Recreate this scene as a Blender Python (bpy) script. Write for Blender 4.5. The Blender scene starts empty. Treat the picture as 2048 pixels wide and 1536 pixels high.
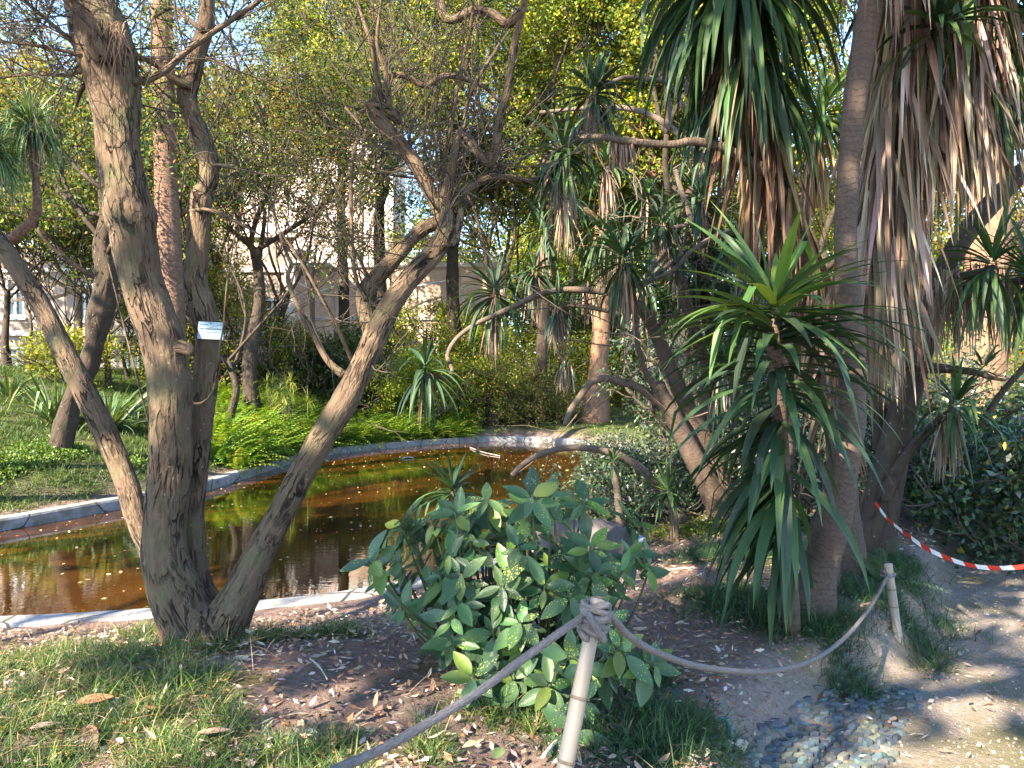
import bpy, math, random
import numpy as np
from mathutils import Vector, Matrix

SC = bpy.context.scene
COL = SC.collection
RAD = math.radians
# ------------------------------------------------------------------ camera
F = 1500.0                      # focal length in photo pixels (2048 wide)
CAMZ = 1.6
cam = bpy.data.objects.new("camera", bpy.data.cameras.new("camera"))
COL.objects.link(cam)
cam.location = (0, 0, CAMZ)
cam.rotation_euler = (RAD(90), 0, 0)
cam.data.sensor_width = 36.0
cam.data.lens = F / 2048 * 36.0
cam.data.clip_start = 0.05
cam.data.clip_end = 2000
SC.camera = cam
# ------------------------------------------------------------------ light
SUN_EL = RAD(34)
LX, LY = 0.66, 0.75              # horizontal travel of the light
_n = math.hypot(LX, LY); LX /= _n; LY /= _n
w = bpy.data.worlds.new("World"); SC.world = w
w.use_nodes = True
nt = w.node_tree
sky = nt.nodes.new("ShaderNodeTexSky")
sky.sky_type = 'NISHITA'
sky.sun_disc = False
sky.sun_elevation = SUN_EL
sky.sun_rotation = math.atan2(-LX, -LY)
sky.air_density = 1.0
sky.dust_density = .4
sky.ozone_density = 3.6
sky.altitude = 1200
nt.links.new(sky.outputs[0], nt.nodes["Background"].inputs[0])
nt.nodes["Background"].inputs[1].default_value = 0.15
sl = bpy.data.lights.new("sun", 'SUN')
sl.energy = 5.0
sl.angle = RAD(0.55)
sl.color = (1.0, 0.88, 0.70)
so = bpy.data.objects.new("sun", sl); COL.objects.link(so)
_d = Vector((LX * math.cos(SUN_EL), LY * math.cos(SUN_EL), -math.sin(SUN_EL)))
so.rotation_euler = _d.to_track_quat('-Z', 'Y').to_euler()
so.location = (-20, -24, 22)
SC.view_settings.view_transform = 'Standard'
SC.view_settings.look = 'None'
SC.view_settings.exposure = 2.62
SC.view_settings.gamma = 1
SC.render.engine = 'CYCLES'
SC.cycles.max_bounces = 6
SC.cycles.diffuse_bounces = 3
SC.cycles.glossy_bounces = 2
SC.cycles.transmission_bounces = 3
SC.cycles.transparent_max_bounces = 4
SC.cycles.caustics_reflective = False
SC.cycles.caustics_refractive = False
SC.cycles.sample_clamp_indirect = 4.0

# ------------------------------------------------------------------ helpers
def P(px, py, d):
    """a point of the photograph at distance d"""
    return np.array([(px - 1024) / F * d, d, CAMZ - (py - 768) / F * d])

def unit(v):
    v = np.asarray(v, float)
    return v / np.maximum(np.linalg.norm(v, axis=-1, keepdims=True), 1e-9)

def _hash(i, j, k, seed):
    h = (i * 374761393 + j * 668265263 + k * 1274126177 + seed * 1442695041) & 0xffffffff
    h = ((h ^ (h >> 13)) * 1274126177) & 0xffffffff
    h = h ^ (h >> 16)
    return (h & 0xffff) / 65535.0

def vnoise(p, seed=0):
    p = np.asarray(p, float)
    i = np.floor(p).astype(np.int64); f = p - i
    f = f * f * (3 - 2 * f)
    r = 0
    for a in (0, 1):
        for b in (0, 1):
            for c in (0, 1):
                wt = (f[..., 0] if a else 1 - f[..., 0]) * (f[..., 1] if b else 1 - f[..., 1]) * (f[..., 2] if c else 1 - f[..., 2])
                r = r + wt * _hash(i[..., 0] + a, i[..., 1] + b, i[..., 2] + c, seed)
    return r

def n2(x, y, s, seed=0):
    return vnoise(np.stack([np.asarray(x) * s, np.asarray(y) * s, np.zeros_like(np.asarray(x, float)) + .5], -1), seed)

class MB:
    """collects quads; build() links them as ONE mesh object"""
    def __init__(s):
        s.v = []; s.q = []; s.c = []; s.k = []; s.n = 0
    def add(s, v, q, c=(1, 1, 1, 1), k=None):
        v = np.asarray(v, float).reshape(-1, 3)
        q = np.asarray(q, np.int64).reshape(-1, 4)
        c = np.asarray(c, float)
        if c.ndim == 1:
            c = np.tile(c, (len(v), 1))
        if c.shape[1] == 3:
            c = np.concatenate([c, np.ones((len(c), 1))], 1)
        s.v.append(v); s.q.append(q + s.n); s.c.append(c)
        s.k.append(v if k is None else np.asarray(k, float).reshape(-1, 3))
        s.n += len(v)
    def box(s, a, b, c=(1, 1, 1, 1)):
        (x0, y0, z0), (x1, y1, z1) = a, b
        v = [(x0, y0, z0), (x1, y0, z0), (x1, y1, z0), (x0, y1, z0), (x0, y0, z1), (x1, y0, z1), (x1, y1, z1), (x0, y1, z1)]
        s.add(v, [(0, 3, 2, 1), (4, 5, 6, 7), (0, 1, 5, 4), (1, 2, 6, 5), (2, 3, 7, 6), (3, 0, 4, 7)], c)
    def build(s, name, mat, parent=None, smooth=False):
        me = bpy.data.meshes.new(name)
        v = np.concatenate(s.v); q = np.concatenate(s.q); c = np.concatenate(s.c); k = np.concatenate(s.k)
        org = np.zeros(3)
        if parent is not None:
            org = np.array(parent["_o"]) if "_o" in parent else np.array(parent.location)
        v = v - org
        me.vertices.add(len(v)); me.vertices.foreach_set("co", v.astype(np.float32).ravel())
        me.loops.add(q.size); me.loops.foreach_set("vertex_index", q.astype(np.int32).ravel())
        me.polygons.add(len(q)); me.polygons.foreach_set("loop_start", np.arange(0, q.size, 4, dtype=np.int32))
        me.polygons.foreach_set("use_smooth", np.full(len(q), smooth, dtype=bool))
        a = me.attributes.new("col", 'FLOAT_COLOR', 'POINT'); a.data.foreach_set("color", c.astype(np.float32).ravel())
        a = me.attributes.new("bk", 'FLOAT_VECTOR', 'POINT'); a.data.foreach_set("vector", k.astype(np.float32).ravel())
        me.update(calc_edges=True)
        me.materials.append(mat)
        o = bpy.data.objects.new(name, me); COL.objects.link(o)
        if parent is not None:
            o.parent = parent
            o["_o"] = [float(t) for t in org]
        return o

def tag(o, label, cat, group=None, kind=None):
    if label: o["label"] = label
    if cat: o["category"] = cat
    if group: o["group"] = group
    if kind: o["kind"] = kind
    return o

def thing(name, label, cat, loc, group=None):
    o = bpy.data.objects.new(name, None); COL.objects.link(o)
    o.empty_display_size = 0.2
    o.location = [float(t) for t in loc]
    return tag(o, label, cat, group)

def spline(pts, rad, step):
    pts = np.asarray(pts, float); rad = np.asarray(rad, float)
    if len(pts) == 2:
        pts = np.stack([pts[0], pts.mean(0), pts[1]]); rad = np.array([rad[0], rad.mean(), rad[1]])
    a = np.concatenate([[2 * pts[0] - pts[1]], pts, [2 * pts[-1] - pts[-2]]])
    out = []; ro = []
    for i in range(len(pts) - 1):
        p0, p1, p2, p3 = a[i:i + 4]
        n = max(2, int(np.linalg.norm(p2 - p1) / step))
        t = (np.arange(n) / n)[:, None]
        out.append(.5 * (2 * p1 + (p2 - p0) * t + (2 * p0 - 5 * p1 + 4 * p2 - p3) * t ** 2 + (3 * p1 - p0 - 3 * p2 + p3) * t ** 3))
        ro.append(rad[i] + (rad[i + 1] - rad[i]) * (t[:, 0] * t[:, 0] * (3 - 2 * t[:, 0])))
    out.append(pts[-1:]); ro.append(rad[-1:])
    return np.concatenate(out), np.concatenate(ro)

def tube(mb, pts, rad, sides=8, step=.1, disp=None, col=(1, 1, 1, 1), cap=True):
    """tapered limb along pts; disp(theta, s, r) returns a radius factor"""
    p, r = spline(pts, rad, step)
    if cap:
        d1 = unit(p[-1] - p[-2]); d0 = unit(p[0] - p[1])
        p = np.concatenate([[p[0] + d0 * r[0] * .15], p, [p[-1] + d1 * r[-1] * .25]]); r = np.concatenate([[r[0] * .04], r, [r[-1] * .04]])
    t = np.gradient(p, axis=0); t = unit(t)
    nrm = np.zeros_like(p)
    u = np.cross(t[0], [0, 1, 0.01]); u = unit(u); nrm[0] = u
    for i in range(1, len(p)):
        u = u - t[i] * np.dot(u, t[i]); u = unit(u); nrm[i] = u
    b = np.cross(t, nrm)
    th = np.arange(sides) / sides * 2 * np.pi
    s = np.concatenate([[0], np.cumsum(np.linalg.norm(np.diff(p, axis=0), axis=1))])
    R = np.tile(r[:, None], (1, sides))
    TH = np.tile(th[None], (len(p), 1)); S = np.tile(s[:, None], (1, sides))
    k = np.stack([np.cos(TH) * R, np.sin(TH) * R, S + R * 0 + pts[0][0] * 3.1], -1)
    if disp is not None:
        R = R * disp(TH, S, R)
    v = p[:, None] + (np.cos(TH) * R)[..., None] * nrm[:, None] + (np.sin(TH) * R)[..., None] * b[:, None]
    i = np.arange(len(p) - 1)[:, None] * sides; j = np.arange(sides)[None]; j2 = (j + 1) % sides
    q = np.stack([i + j, i + j2, i + sides + j2, i + sides + j], -1)
    mb.add(v, q, col, k)
    return p, r

def barkdisp(amp=.06, freq=9, lump=.1, seed=0, flutes=0):
    """lumps, short vertical fissures and fine roughness"""
    def f(th, s, r):
        k = freq * 3.4
        cx, sx = np.cos(th) * r, np.sin(th) * r
        w_ = vnoise(np.stack([cx * k * .5, sx * k * .5, s * k * .3], -1), seed + 3)
        n = vnoise(np.stack([cx * k + w_ * .8, sx * k + w_ * .8, s * k * .22 + w_ * .5], -1), seed); rid = 1 - np.abs(2 * n - 1)
        mask = np.clip((vnoise(np.stack([cx * k * .28, sx * k * .28, s * k * .09], -1), seed + 8) - .36) * 4, 0, 1)
        rid = np.clip((rid - .78) / .22, 0, 1) * mask
        fine = vnoise(np.stack([cx * k * 2.6, sx * k * 2.6, s * k * 1.3], -1), seed + 5) - .5
        mid = vnoise(np.stack([cx * k * .8, sx * k * .8, s * k * .35], -1), seed + 6) - .5
        l = vnoise(np.stack([np.cos(th) * 1.2, np.sin(th) * 1.2, s * 2.6], -1), seed + 9) - .5
        l2 = vnoise(np.stack([np.cos(th) * 2.4, np.sin(th) * 2.4, s * 7], -1), seed + 11) - .5
        return 1 + lump * 1.5 * l + lump * .7 * l2 - amp * rid + amp * .55 * fine + amp * .8 * mid
    return f

def sword(mb, base, dirv, L, W, droop, col, nseg=6, fold=.3, across=3, rng=None, prof='sword', kink=None):
    base = np.asarray(base, float); N = len(base)
    dirv = unit(dirv)
    L = np.broadcast_to(L, (N,)); W = np.broadcast_to(W, (N,)); droop = np.broadcast_to(droop, (N,))
    rng = rng or np.random.default_rng(1)
    t = np.linspace(0, 1, nseg + 1)
    pos = [base]; d = dirv.copy(); ds = [d]
    for kx in range(nseg):
        g = droop * ((kx + .5) / nseg) ** .8 * 1.6 / nseg
        d = unit(d + np.stack([0 * g, 0 * g, -g * 1.7], -1))
        if kink is not None:
            hit = (kink == kx)
            d[hit] = unit(d[hit] * .45 + np.array([0, 0, -1.0]))
        pos.append(pos[-1] + d * (L / nseg)[:, None]); ds.append(d)
    pos = np.stack(pos, 1); ds = np.stack(ds, 1)
    rnd = rng.normal(0, 1, (N, 3)); rnd[:, 2] *= .2
    side = np.cross(dirv, np.array([0, 0, 1.0])) + rnd * .28
    side = unit(side)
    side = side[:, None] - ds * np.sum(side[:, None] * ds, -1, keepdims=True); side = unit(side)
    nor = unit(np.cross(side, ds))
    if prof == 'sword':
        wv = np.minimum(1, .45 + 1.9 * t) * np.clip((1 - t ** 2.4), .03, 1)
    elif prof == 'grass':
        wv = np.clip(1 - t ** 1.8, .08, 1)
    else:
        wv = np.full_like(t, 1.0); wv[-1] = .5
    h = (W[:, None] * wv[None] * .5)[..., None]
    if across == 3:
        v = np.stack([pos - side * h + nor * h * fold, pos, pos + side * h + nor * h * fold], 2)
    else:
        v = np.stack([pos - side * h, pos + side * h], 2)
    na = across
    i = (np.arange(N) * (nseg + 1) * na)[:, None, None]; s_ = (np.arange(nseg) * na)[None, :, None]; a = np.arange(na - 1)[None, None]
    b0 = i + s_ + a
    q = np.stack([b0, b0 + 1, b0 + na + 1, b0 + na], -1)
    col = np.asarray(col, float)
    if col.ndim == 1: col = np.tile(col, (N, 1))
    c = np.repeat(col, (nseg + 1) * na, 0)
    k = np.tile(np.stack(np.broadcast_arrays(np.linspace(-1, 1, na)[None, :], t[:, None], 0.0 * t[:, None]), -1).reshape(1, -1, 3), (N, 1, 1))
    mb.add(v, q, c, k.reshape(-1, 3))

def leaves(mb, pos, L, W, col, rng, dirv=None, flat=0.0, hang=.25):
    """one folded diamond per leaf"""
    N = len(pos)
    if dirv is None:
        dirv = rng.normal(0, 1, (N, 3)); dirv[:, 2] -= hang
    d = unit(dirv)
    r = rng.normal(0, 1, (N, 3)); r[:, 2] *= (1 - flat)
    s = unit(np.cross(d, r)) if flat == 0 else unit(np.cross(d, np.array([0, 0, 1.0]) + rng.normal(0, .45, (N, 3))))
    L = np.broadcast_to(L, (N,))[:, None]; W = np.broadcast_to(W, (N,))[:, None]
    v = np.stack([pos, pos + d * L * .5 + s * W * .5, pos + d * L, pos + d * L * .5 - s * W * .5], 1)
    q = np.arange(N * 4).reshape(N, 4)
    mb.add(v, q, np.repeat(col, 4, 0))

def blades(mb, base, dirv, nor, L, W, col, curl=.25, n=6):
    """broad leaves with midrib fold (aucuba and the like)"""
    N = len(base); d = unit(dirv); nor = unit(nor - d * np.sum(nor * d, -1, keepdims=True)); s = np.cross(d, nor)
    t = np.linspace(0, 1, n + 1)
    wv = np.sin(np.pi * np.clip(t, .03, .985) ** .85) ** .8
    L = np.broadcast_to(L, (N,)); W = np.broadcast_to(W, (N,))
    ctr = base[:, None] + d[:, None] * (L[:, None] * t)[..., None] - nor[:, None] * (L[:, None] * np.broadcast_to(curl, (N,))[:, None] * t ** 2)[..., None]
    h = (W[:, None] * wv * .5)[..., None]
    v = np.stack([ctr - s[:, None] * h, ctr - s[:, None] * h * .5 - nor[:, None] * h * .16, ctr - nor[:, None] * h * .34, ctr + s[:, None] * h * .5 - nor[:, None] * h * .16, ctr + s[:, None] * h], 2)
    na = 5
    i = (np.arange(N) * (n + 1) * na)[:, None, None]; s_ = (np.arange(n) * na)[None, :, None]; a = np.arange(na - 1)[None, None]
    b0 = i + s_ + a
    q = np.stack([b0, b0 + 1, b0 + na + 1, b0 + na], -1)
    mb.add(v, q, np.repeat(col, (n + 1) * na, 0))

def pal(rng, n, cols, jit=.18, wts=None):
    cols = np.asarray(cols, float)
    i = rng.choice(len(cols), n, p=wts)
    c = cols[i] * (1 + rng.normal(0, jit, (n, 1))) * (1 + rng.normal(0, jit * .35, (n, 3)))
    return np.clip(c, .004, .9)

# ------------------------------------------------------------------ materials
def nodes(name):
    m = bpy.data.materials.new(name); m.use_nodes = True
    nt = m.node_tree; bs = nt.nodes["Principled BSDF"]
    return m, nt, bs
def N(nt, t, **kw):
    n = nt.nodes.new(t)
    for k_, v_ in kw.items():
        if hasattr(n, k_): setattr(n, k_, v_)
    return n
def ramp(nt, fac, stops):
    r = nt.nodes.new("ShaderNodeValToRGB")
    while len(r.color_ramp.elements) < len(stops): r.color_ramp.elements.new(.5)
    for e, (p_, c_) in zip(r.color_ramp.elements, stops):
        e.position = p_; e.color = (c_[0], c_[1], c_[2], 1) if not isinstance(c_, (int, float)) else (c_, c_, c_, 1)
    nt.links.new(fac, r.inputs[0]); return r.outputs[0]
def noise(nt, vec, scale, detail=4, rough=.55, dist=0):
    n = nt.nodes.new("ShaderNodeTexNoise"); n.inputs["Scale"].default_value = scale; n.inputs["Detail"].default_value = detail
    n.inputs["Roughness"].default_value = rough; n.inputs["Distortion"].default_value = dist
    if vec is not None: nt.links.new(vec, n.inputs["Vector"])
    return n.outputs[0]
def mapping(nt, vec, scale):
    m_ = nt.nodes.new("ShaderNodeMapping"); m_.inputs["Scale"].default_value = scale; nt.links.new(vec, m_.inputs[0]); return m_.outputs[0]
def attr(nt, name):
    a = nt.nodes.new("ShaderNodeAttribute"); a.attribute_name = name; return a
def mix(nt, fac, a, b, typ='MIX'):
    m_ = nt.nodes.new("ShaderNodeMix"); m_.data_type = 'RGBA'; m_.blend_type = typ
    for sck, val in ((m_.inputs[0], fac), (m_.inputs[6], a), (m_.inputs[7], b)):
        if isinstance(val, bpy.types.NodeSocket): nt.links.new(val, sck)
        elif isinstance(val, (int, float)): sck.default_value = val
        else: sck.default_value = (*val, 1)
    return m_.outputs[2]
def math_(nt, op, a, b=0.0, clamp=False):
    m_ = nt.nodes.new("ShaderNodeMath"); m_.operation = op; m_.use_clamp = clamp
    for sck, val in ((m_.inputs[0], a), (m_.inputs[1], b)):
        if isinstance(val, bpy.types.NodeSocket): nt.links.new(val, sck)
        else: sck.default_value = val
    return m_.outputs[0]
def bump(nt, bs, h, strength=.5, dist=.02):
    b = nt.nodes.new("ShaderNodeBump"); b.inputs["Strength"].default_value = strength; b.inputs["Distance"].default_value = dist
    nt.links.new(h, b.inputs["Height"]); nt.links.new(b.outputs[0], bs.inputs["Normal"])

def leaf_mat(name, rough=.45, trans=.35, spec=.4, speckle=False, streak=False):
    m, nt, bs = nodes(name)
    c = attr(nt, "col"); col = c.outputs["Color"]
    geo = nt.nodes.new("ShaderNodeNewGeometry")
    if speckle:
        tc = nt.nodes.new("ShaderNodeTexCoord")
        v = nt.nodes.new("ShaderNodeTexVoronoi"); v.inputs["Scale"].default_value = 105; nt.links.new(tc.outputs["Object"], v.inputs["Vector"])
        th = noise(nt, tc.outputs["Object"], 14, 2)
        lim = math_(nt, 'MULTIPLY', math_(nt, 'MULTIPLY', ramp(nt, th, [(.35, 0.0), (.65, 1.0)]), .42), c.outputs["Alpha"])
        f = math_(nt, 'LESS_THAN', v.outputs["Distance"], lim)
        col = mix(nt, f, col, (.42, .45, .07))
        vein = noise(nt, mapping(nt, tc.outputs["Object"], (40, 40, 40)), 1, 2)
        bump(nt, bs, vein, .25, .01)
    if streak:
        st = noise(nt, mapping(nt, attr(nt, "bk").outputs["Vector"], (9, .5, 1)), 1, 3)
        col = mix(nt, ramp(nt, st, [(.35, 0.0), (.7, 1.0)]), mix(nt, 1.0, col, (.72, .72, .72), 'MULTIPLY'), mix(nt, 1.0, col, (1.25, 1.22, 1.12), 'MULTIPLY'))
    nt.links.new(col, bs.inputs["Base Color"])
    bs.inputs["Roughness"].default_value = rough
    bs.inputs["Specular IOR Level"].default_value = spec
    if trans > 0:
        tr = nt.nodes.new("ShaderNodeBsdfTranslucent")
        nt.links.new(mix(nt, 1.0, col, (1.35, 1.25, .5), 'MULTIPLY'), tr.inputs[0])
        mx = nt.nodes.new("ShaderNodeMixShader"); mx.inputs[0].default_value = trans
        nt.links.new(bs.outputs[0], mx.inputs[1]); nt.links.new(tr.outputs[0], mx.inputs[2])
        nt.links.new(mx.outputs[0], nt.nodes["Material Output"].inputs[0])
    return m

def bark_mat(name, dark, mid, light, scale=14, stretch=.28, bumpd=.03, rings=0, ringk=.5, fissure=0, spots=.5, moss=0.0, rough=.9, crack=.5):
    m, nt, bs = nodes(name)
    bk = attr(nt, "bk").outputs["Vector"]
    v1 = mapping(nt, bk, (1, 1, stretch))
    wob = noise(nt, v1, scale * .7, 3)
    wv = nt.nodes.new("ShaderNodeVectorMath"); wv.operation = 'SCALE'
    nz = nt.nodes.new("ShaderNodeTexNoise"); nz.inputs["Scale"].default_value = scale * .6; nt.links.new(v1, nz.inputs["Vector"])
    nt.links.new(nz.outputs[1], wv.inputs[0]); wv.inputs["Scale"].default_value = .12
    ad = nt.nodes.new("ShaderNodeVectorMath"); ad.operation = 'ADD'; nt.links.new(v1, ad.inputs[0]); nt.links.new(wv.outputs[0], ad.inputs[1])
    vo = nt.nodes.new("ShaderNodeTexVoronoi"); vo.feature = 'DISTANCE_TO_EDGE'; vo.inputs["Scale"].default_value = scale; nt.links.new(ad.outputs[0], vo.inputs["Vector"])
    if fissure:
        fn = noise(nt, mapping(nt, bk, (1, 1, .2)), fissure, 3, .5, .6)
        rg_ = math_(nt, 'ABSOLUTE', math_(nt, 'SUBTRACT', fn, .5))
        ck = ramp(nt, rg_, [(0.008, 0.0), (.042, 1.0)])
    else:
        ck = ramp(nt, vo.outputs["Distance"], [(0, 0.0), (.13, 1.0)])
    area = ramp(nt, noise(nt, bk, scale * .35, 2), [(.42, 0.0), (.6, 1.0)])
    ck = mix(nt, math_(nt, 'MULTIPLY', area, crack), (1, 1, 1), ck)
    fine = noise(nt, v1, scale * 3.2, 6, .65)
    big = noise(nt, bk, scale * .22, 3)
    c = mix(nt, ramp(nt, fine, [(.3, 0.0), (.75, 1.0)]), mid, light)
    c = mix(nt, ramp(nt, big, [(.4, 0.0), (.65, .55)]), c, mid)
    c = mix(nt, ck, dark, c)
    h = math_(nt, 'ADD', math_(nt, 'MULTIPLY', fine, .45), math_(nt, 'MULTIPLY', ck, .8))
    if rings:
        sx = nt.nodes.new("ShaderNodeSeparateXYZ"); nt.links.new(bk, sx.inputs[0])
        ph = math_(nt, 'ADD', math_(nt, 'MULTIPLY', sx.outputs[2], rings), math_(nt, 'MULTIPLY', noise(nt, bk, 9, 3), 3.2))
        rg = math_(nt, 'FRACT', ph)
        rr = ramp(nt, rg, [(0, 0.0), (.16, 1.0), (.8, .75), (1, .25)])
        c = mix(nt, ringk, c, mix(nt, rr, dark, c)); h = math_(nt, 'ADD', h, math_(nt, 'MULTIPLY', rr, .9 * ringk))
    if moss:
        mo = ramp(nt, noise(nt, bk, 5, 5), [(.5, 0.0), (.7, 1.0)])
        c = mix(nt, math_(nt, 'MULTIPLY', mo, moss), c, (.10, .11, .045))
        sp = nt.nodes.new("ShaderNodeTexVoronoi"); sp.inputs["Scale"].default_value = 15; nt.links.new(bk, sp.inputs["Vector"])
        c = mix(nt, math_(nt, 'MULTIPLY', math_(nt, 'LESS_THAN', sp.outputs["Distance"], .11), spots), c, (.36, .33, .24))
    nt.links.new(c, bs.inputs["Base Color"]); bs.inputs["Roughness"].default_value = rough; bs.inputs["Specular IOR Level"].default_value = .2
    bump(nt, bs, h, .9, bumpd)
    return m

def plain_mat(name, c1, c2, scale=6, rough=.8, bumpd=.01, spec=.3, detail=6, metal=0):
    m, nt, bs = nodes(name)
    tc = nt.nodes.new("ShaderNodeTexCoord")
    f = noise(nt, tc.outputs["Object"], scale, detail, .6)
    nt.links.new(mix(nt, ramp(nt, f, [(.3, 0.0), (.7, 1.0)]), c1, c2), bs.inputs["Base Color"])
    bs.inputs["Roughness"].default_value = rough; bs.inputs["Specular IOR Level"].default_value = spec; bs.inputs["Metallic"].default_value = metal
    if bumpd: bump(nt, bs, noise(nt, tc.outputs["Object"], scale * 4, detail, .65), .6, bumpd)
    return m

M = {}
M['willow'] = bark_mat("willow_bark", (.018, .011, .007), (.092, .060, .037), (.19, .130, .084), 13, .3, .06, moss=.5, crack=1.0, fissure=24, spots=.3)
M['twig'] = plain_mat("twig_bark", (.035, .026, .019), (.095, .068, .047), 9, .8, 0)
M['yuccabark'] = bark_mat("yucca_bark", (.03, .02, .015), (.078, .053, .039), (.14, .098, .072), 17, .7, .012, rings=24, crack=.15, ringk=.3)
M['yuccastem'] = bark_mat("yucca_limb_bark", (.04, .028, .02), (.11, .078, .056), (.19, .14, .10), 22, 1.2, .010, rings=34, crack=.3, ringk=.35)
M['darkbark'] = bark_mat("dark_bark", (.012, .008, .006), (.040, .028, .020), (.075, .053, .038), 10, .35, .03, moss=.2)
M['palmbark'] = bark_mat("palm_bark", (.035, .02, .013), (.13, .074, .048), (.24, .145, .095), 16, .6, .03, rings=9, crack=.3)
M['redbark'] = bark_mat("red_brown_bark", (.05, .026, .016), (.17, .092, .055), (.27, .16, .095), 6, .3, .04)
M['greybark'] = bark_mat("pale_bark", (.10, .08, .06), (.30, .25, .20), (.46, .40, .32), 7, .35, .03)
M['leaf'] = leaf_mat("small_leaves", .5, .48, .3)
M['needle'] = leaf_mat("needles", .6, .2, .2)
M['gloss'] = leaf_mat("glossy_leaves", .3, .25, .5)
M['yucca'] = leaf_mat("yucca_leaves", .5, .2, .3, streak=True)
M['dead'] = leaf_mat("dead_leaves", .85, .12, .15, streak=True)
M['grass'] = leaf_mat("grass_blades", .5, .3, .3)
M['litter'] = leaf_mat("dry_litter", .85, .1, .15)
M['aucuba'] = leaf_mat("speckled_leaves", .42, .25, .4, speckle=True)
M['fern'] = leaf_mat("fern_fronds", .5, .4, .25)
M['bamboo'] = None

# ------------------------------------------------------------------ terrain
RIM_Z = -0.19; WATER_Z = -0.36
pond_ctl = [(-8.0, 7.2), (-6.9, 6.0), (-5.2, 5.72), (-4.0, 5.80), (-2.14, 6.22), (-1.01, 6.85), (.09, 8.2), (1.2, 10.6), (2.3, 13.2), (2.9, 16.5), (3.2, 20), (2.6, 23),
            (1.2, 25.0), (-.4, 25.6), (-2.2, 24.6), (-3.8, 22.8), (-4.9, 21), (-5.4, 19), (-5.5, 16.2), (-5.62, 13.6), (-6.1, 11.8), (-6.9, 9.7), (-7.8, 8.4)]
def closed(ctl, n=8):
    c = np.array(ctl); out = []
    for i in range(len(c)):
        p0, p1, p2, p3 = c[i - 1], c[i], c[(i + 1) % len(c)], c[(i + 2) % len(c)]
        for t in np.arange(n) / n:
            out.append(.5 * (2 * p1 + (p2 - p0) * t + (2 * p0 - 5 * p1 + 4 * p2 - p3) * t * t + (3 * p1 - p0 - 3 * p2 + p3) * t ** 3))
    return np.array(out)
POND = closed(pond_ctl)
def sdist(x, y):
    """signed distance to the pond outline, negative in the water"""
    x = np.asarray(x, float); y = np.asarray(y, float); sh = x.shape
    p = np.stack([x.ravel(), y.ravel()], 1)
    A = POND[::3]; B = np.roll(A, -1, 0)
    best = np.full(len(p), 1e9); ins = np.zeros(len(p), bool)
    for a, b in zip(A, B):
        ab = b - a; ap = p - a
        t = np.clip((ap @ ab) / (ab @ ab), 0, 1)
        d = np.hypot(ap[:, 0] - t * ab[0], ap[:, 1] - t * ab[1]); best = np.minimum(best, d)
        cr = ((a[1] > p[:, 1]) != (b[1] > p[:, 1])) & (p[:, 0] < (b[0] - a[0]) * (p[:, 1] - a[1]) / (b[1] - a[1] + 1e-12) + a[0])
        ins ^= cr
    return np.where(ins, -best, best).reshape(sh)
PATH_Y = np.array([-20, 0, 2.5, 3.5, 4.1, 4.76, 6.0, 7.8, 11, 16, 30, 60.])
PATH_X = np.array([.2, .45, .72, .95, 1.5, 2.4, 3.25, 4.4, 6.3, 9.5, 18, 30.])
def sstep(a, b, t):
    t = np.clip((t - a) / (b - a), 0, 1); return t * t * (3 - 2 * t)
def pathmask(x, y):
    return sstep(-.12, .28, x - np.interp(y, PATH_Y, PATH_X))
def bankdist(x, y):
    return np.clip(-5.5 - np.asarray(x), 0, None)
def ground(x, y, sd=None):
    x = np.asarray(x, float); y = np.asarray(y, float)
    if sd is None: sd = sdist(x, y)
    z = .05 + .10 * (n2(x, y, .35, 3) - .5) + .05 * (n2(x, y, 1.6, 4) - .5)
    z = z + .12 * np.exp(-((x + 1.75) ** 2 + (y - 4.0) ** 2) / 1.6) + .10 * np.exp(-((x - 2.0) ** 2 + (y - 5.0) ** 2) / .9)
    pm = pathmask(x, y)
    z = z * (1 - pm) + (-.14 + .02 * (n2(x, y, 2.5, 8) - .5)) * pm
    left = sstep(-4.5, -7.5, x) * sstep(5, 9, y)
    rise = np.clip(.235 * (sd - .3), 0, 2.1) * sstep(8, 13, y)
    z = z + left * rise
    z = z + .3 * sstep(25, 31, y) * (1 - left) + sstep(60, 200, y) * 6 * (1 - sstep(300, 600, y))
    edge = sstep(.12, 1.1, sd) * sstep(9, 13, y) + sstep(.45, 2.5, sd) * (1 - sstep(9, 13, y))
    z = z * edge + (RIM_Z - .015) * (1 - edge)
    nr = (np.abs(x) < 9) & (y < 27) & (y > .5) & (sd > .25)
    z = z + nr * (.030 * (n2(x, y, 5, 21) - .5) + .022 * (n2(x, y, 11, 22) - .5))
    z = np.where(sd < .13, -1.1 + .1 * n2(x, y, .5), z)
    return z
def G(px, py, z):
    d = (CAMZ - z) * F / (py - 768); return np.array([(px - 1024) / F * d, d, z])
def onground(px, d):
    x = (px - 1024) / F * d
    return np.array([x, d, float(ground(np.array([x]), np.array([d]))[0])])

def axis(lo, hi, f0, f1, step, far):
    a = list(np.arange(f0, f1, step)); s = step; v = f1
    while v < far: a.append(v); s *= 1.16; v += s
    s = step; v = f0 - step; b = []
    while v > -far: b.append(v); s *= 1.16; v -= s
    return np.array(b[::-1] + a)
gx = axis(0, 0, -9, 7, .1, 600); gy = axis(0, 0, 0.5, 27, .1, 600)
X, Y = np.meshgrid(gx, gy)
SD = sdist(X, Y)
Z = ground(X, Y, SD)
mb = MB()
pm = pathmask(X, Y)
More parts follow.
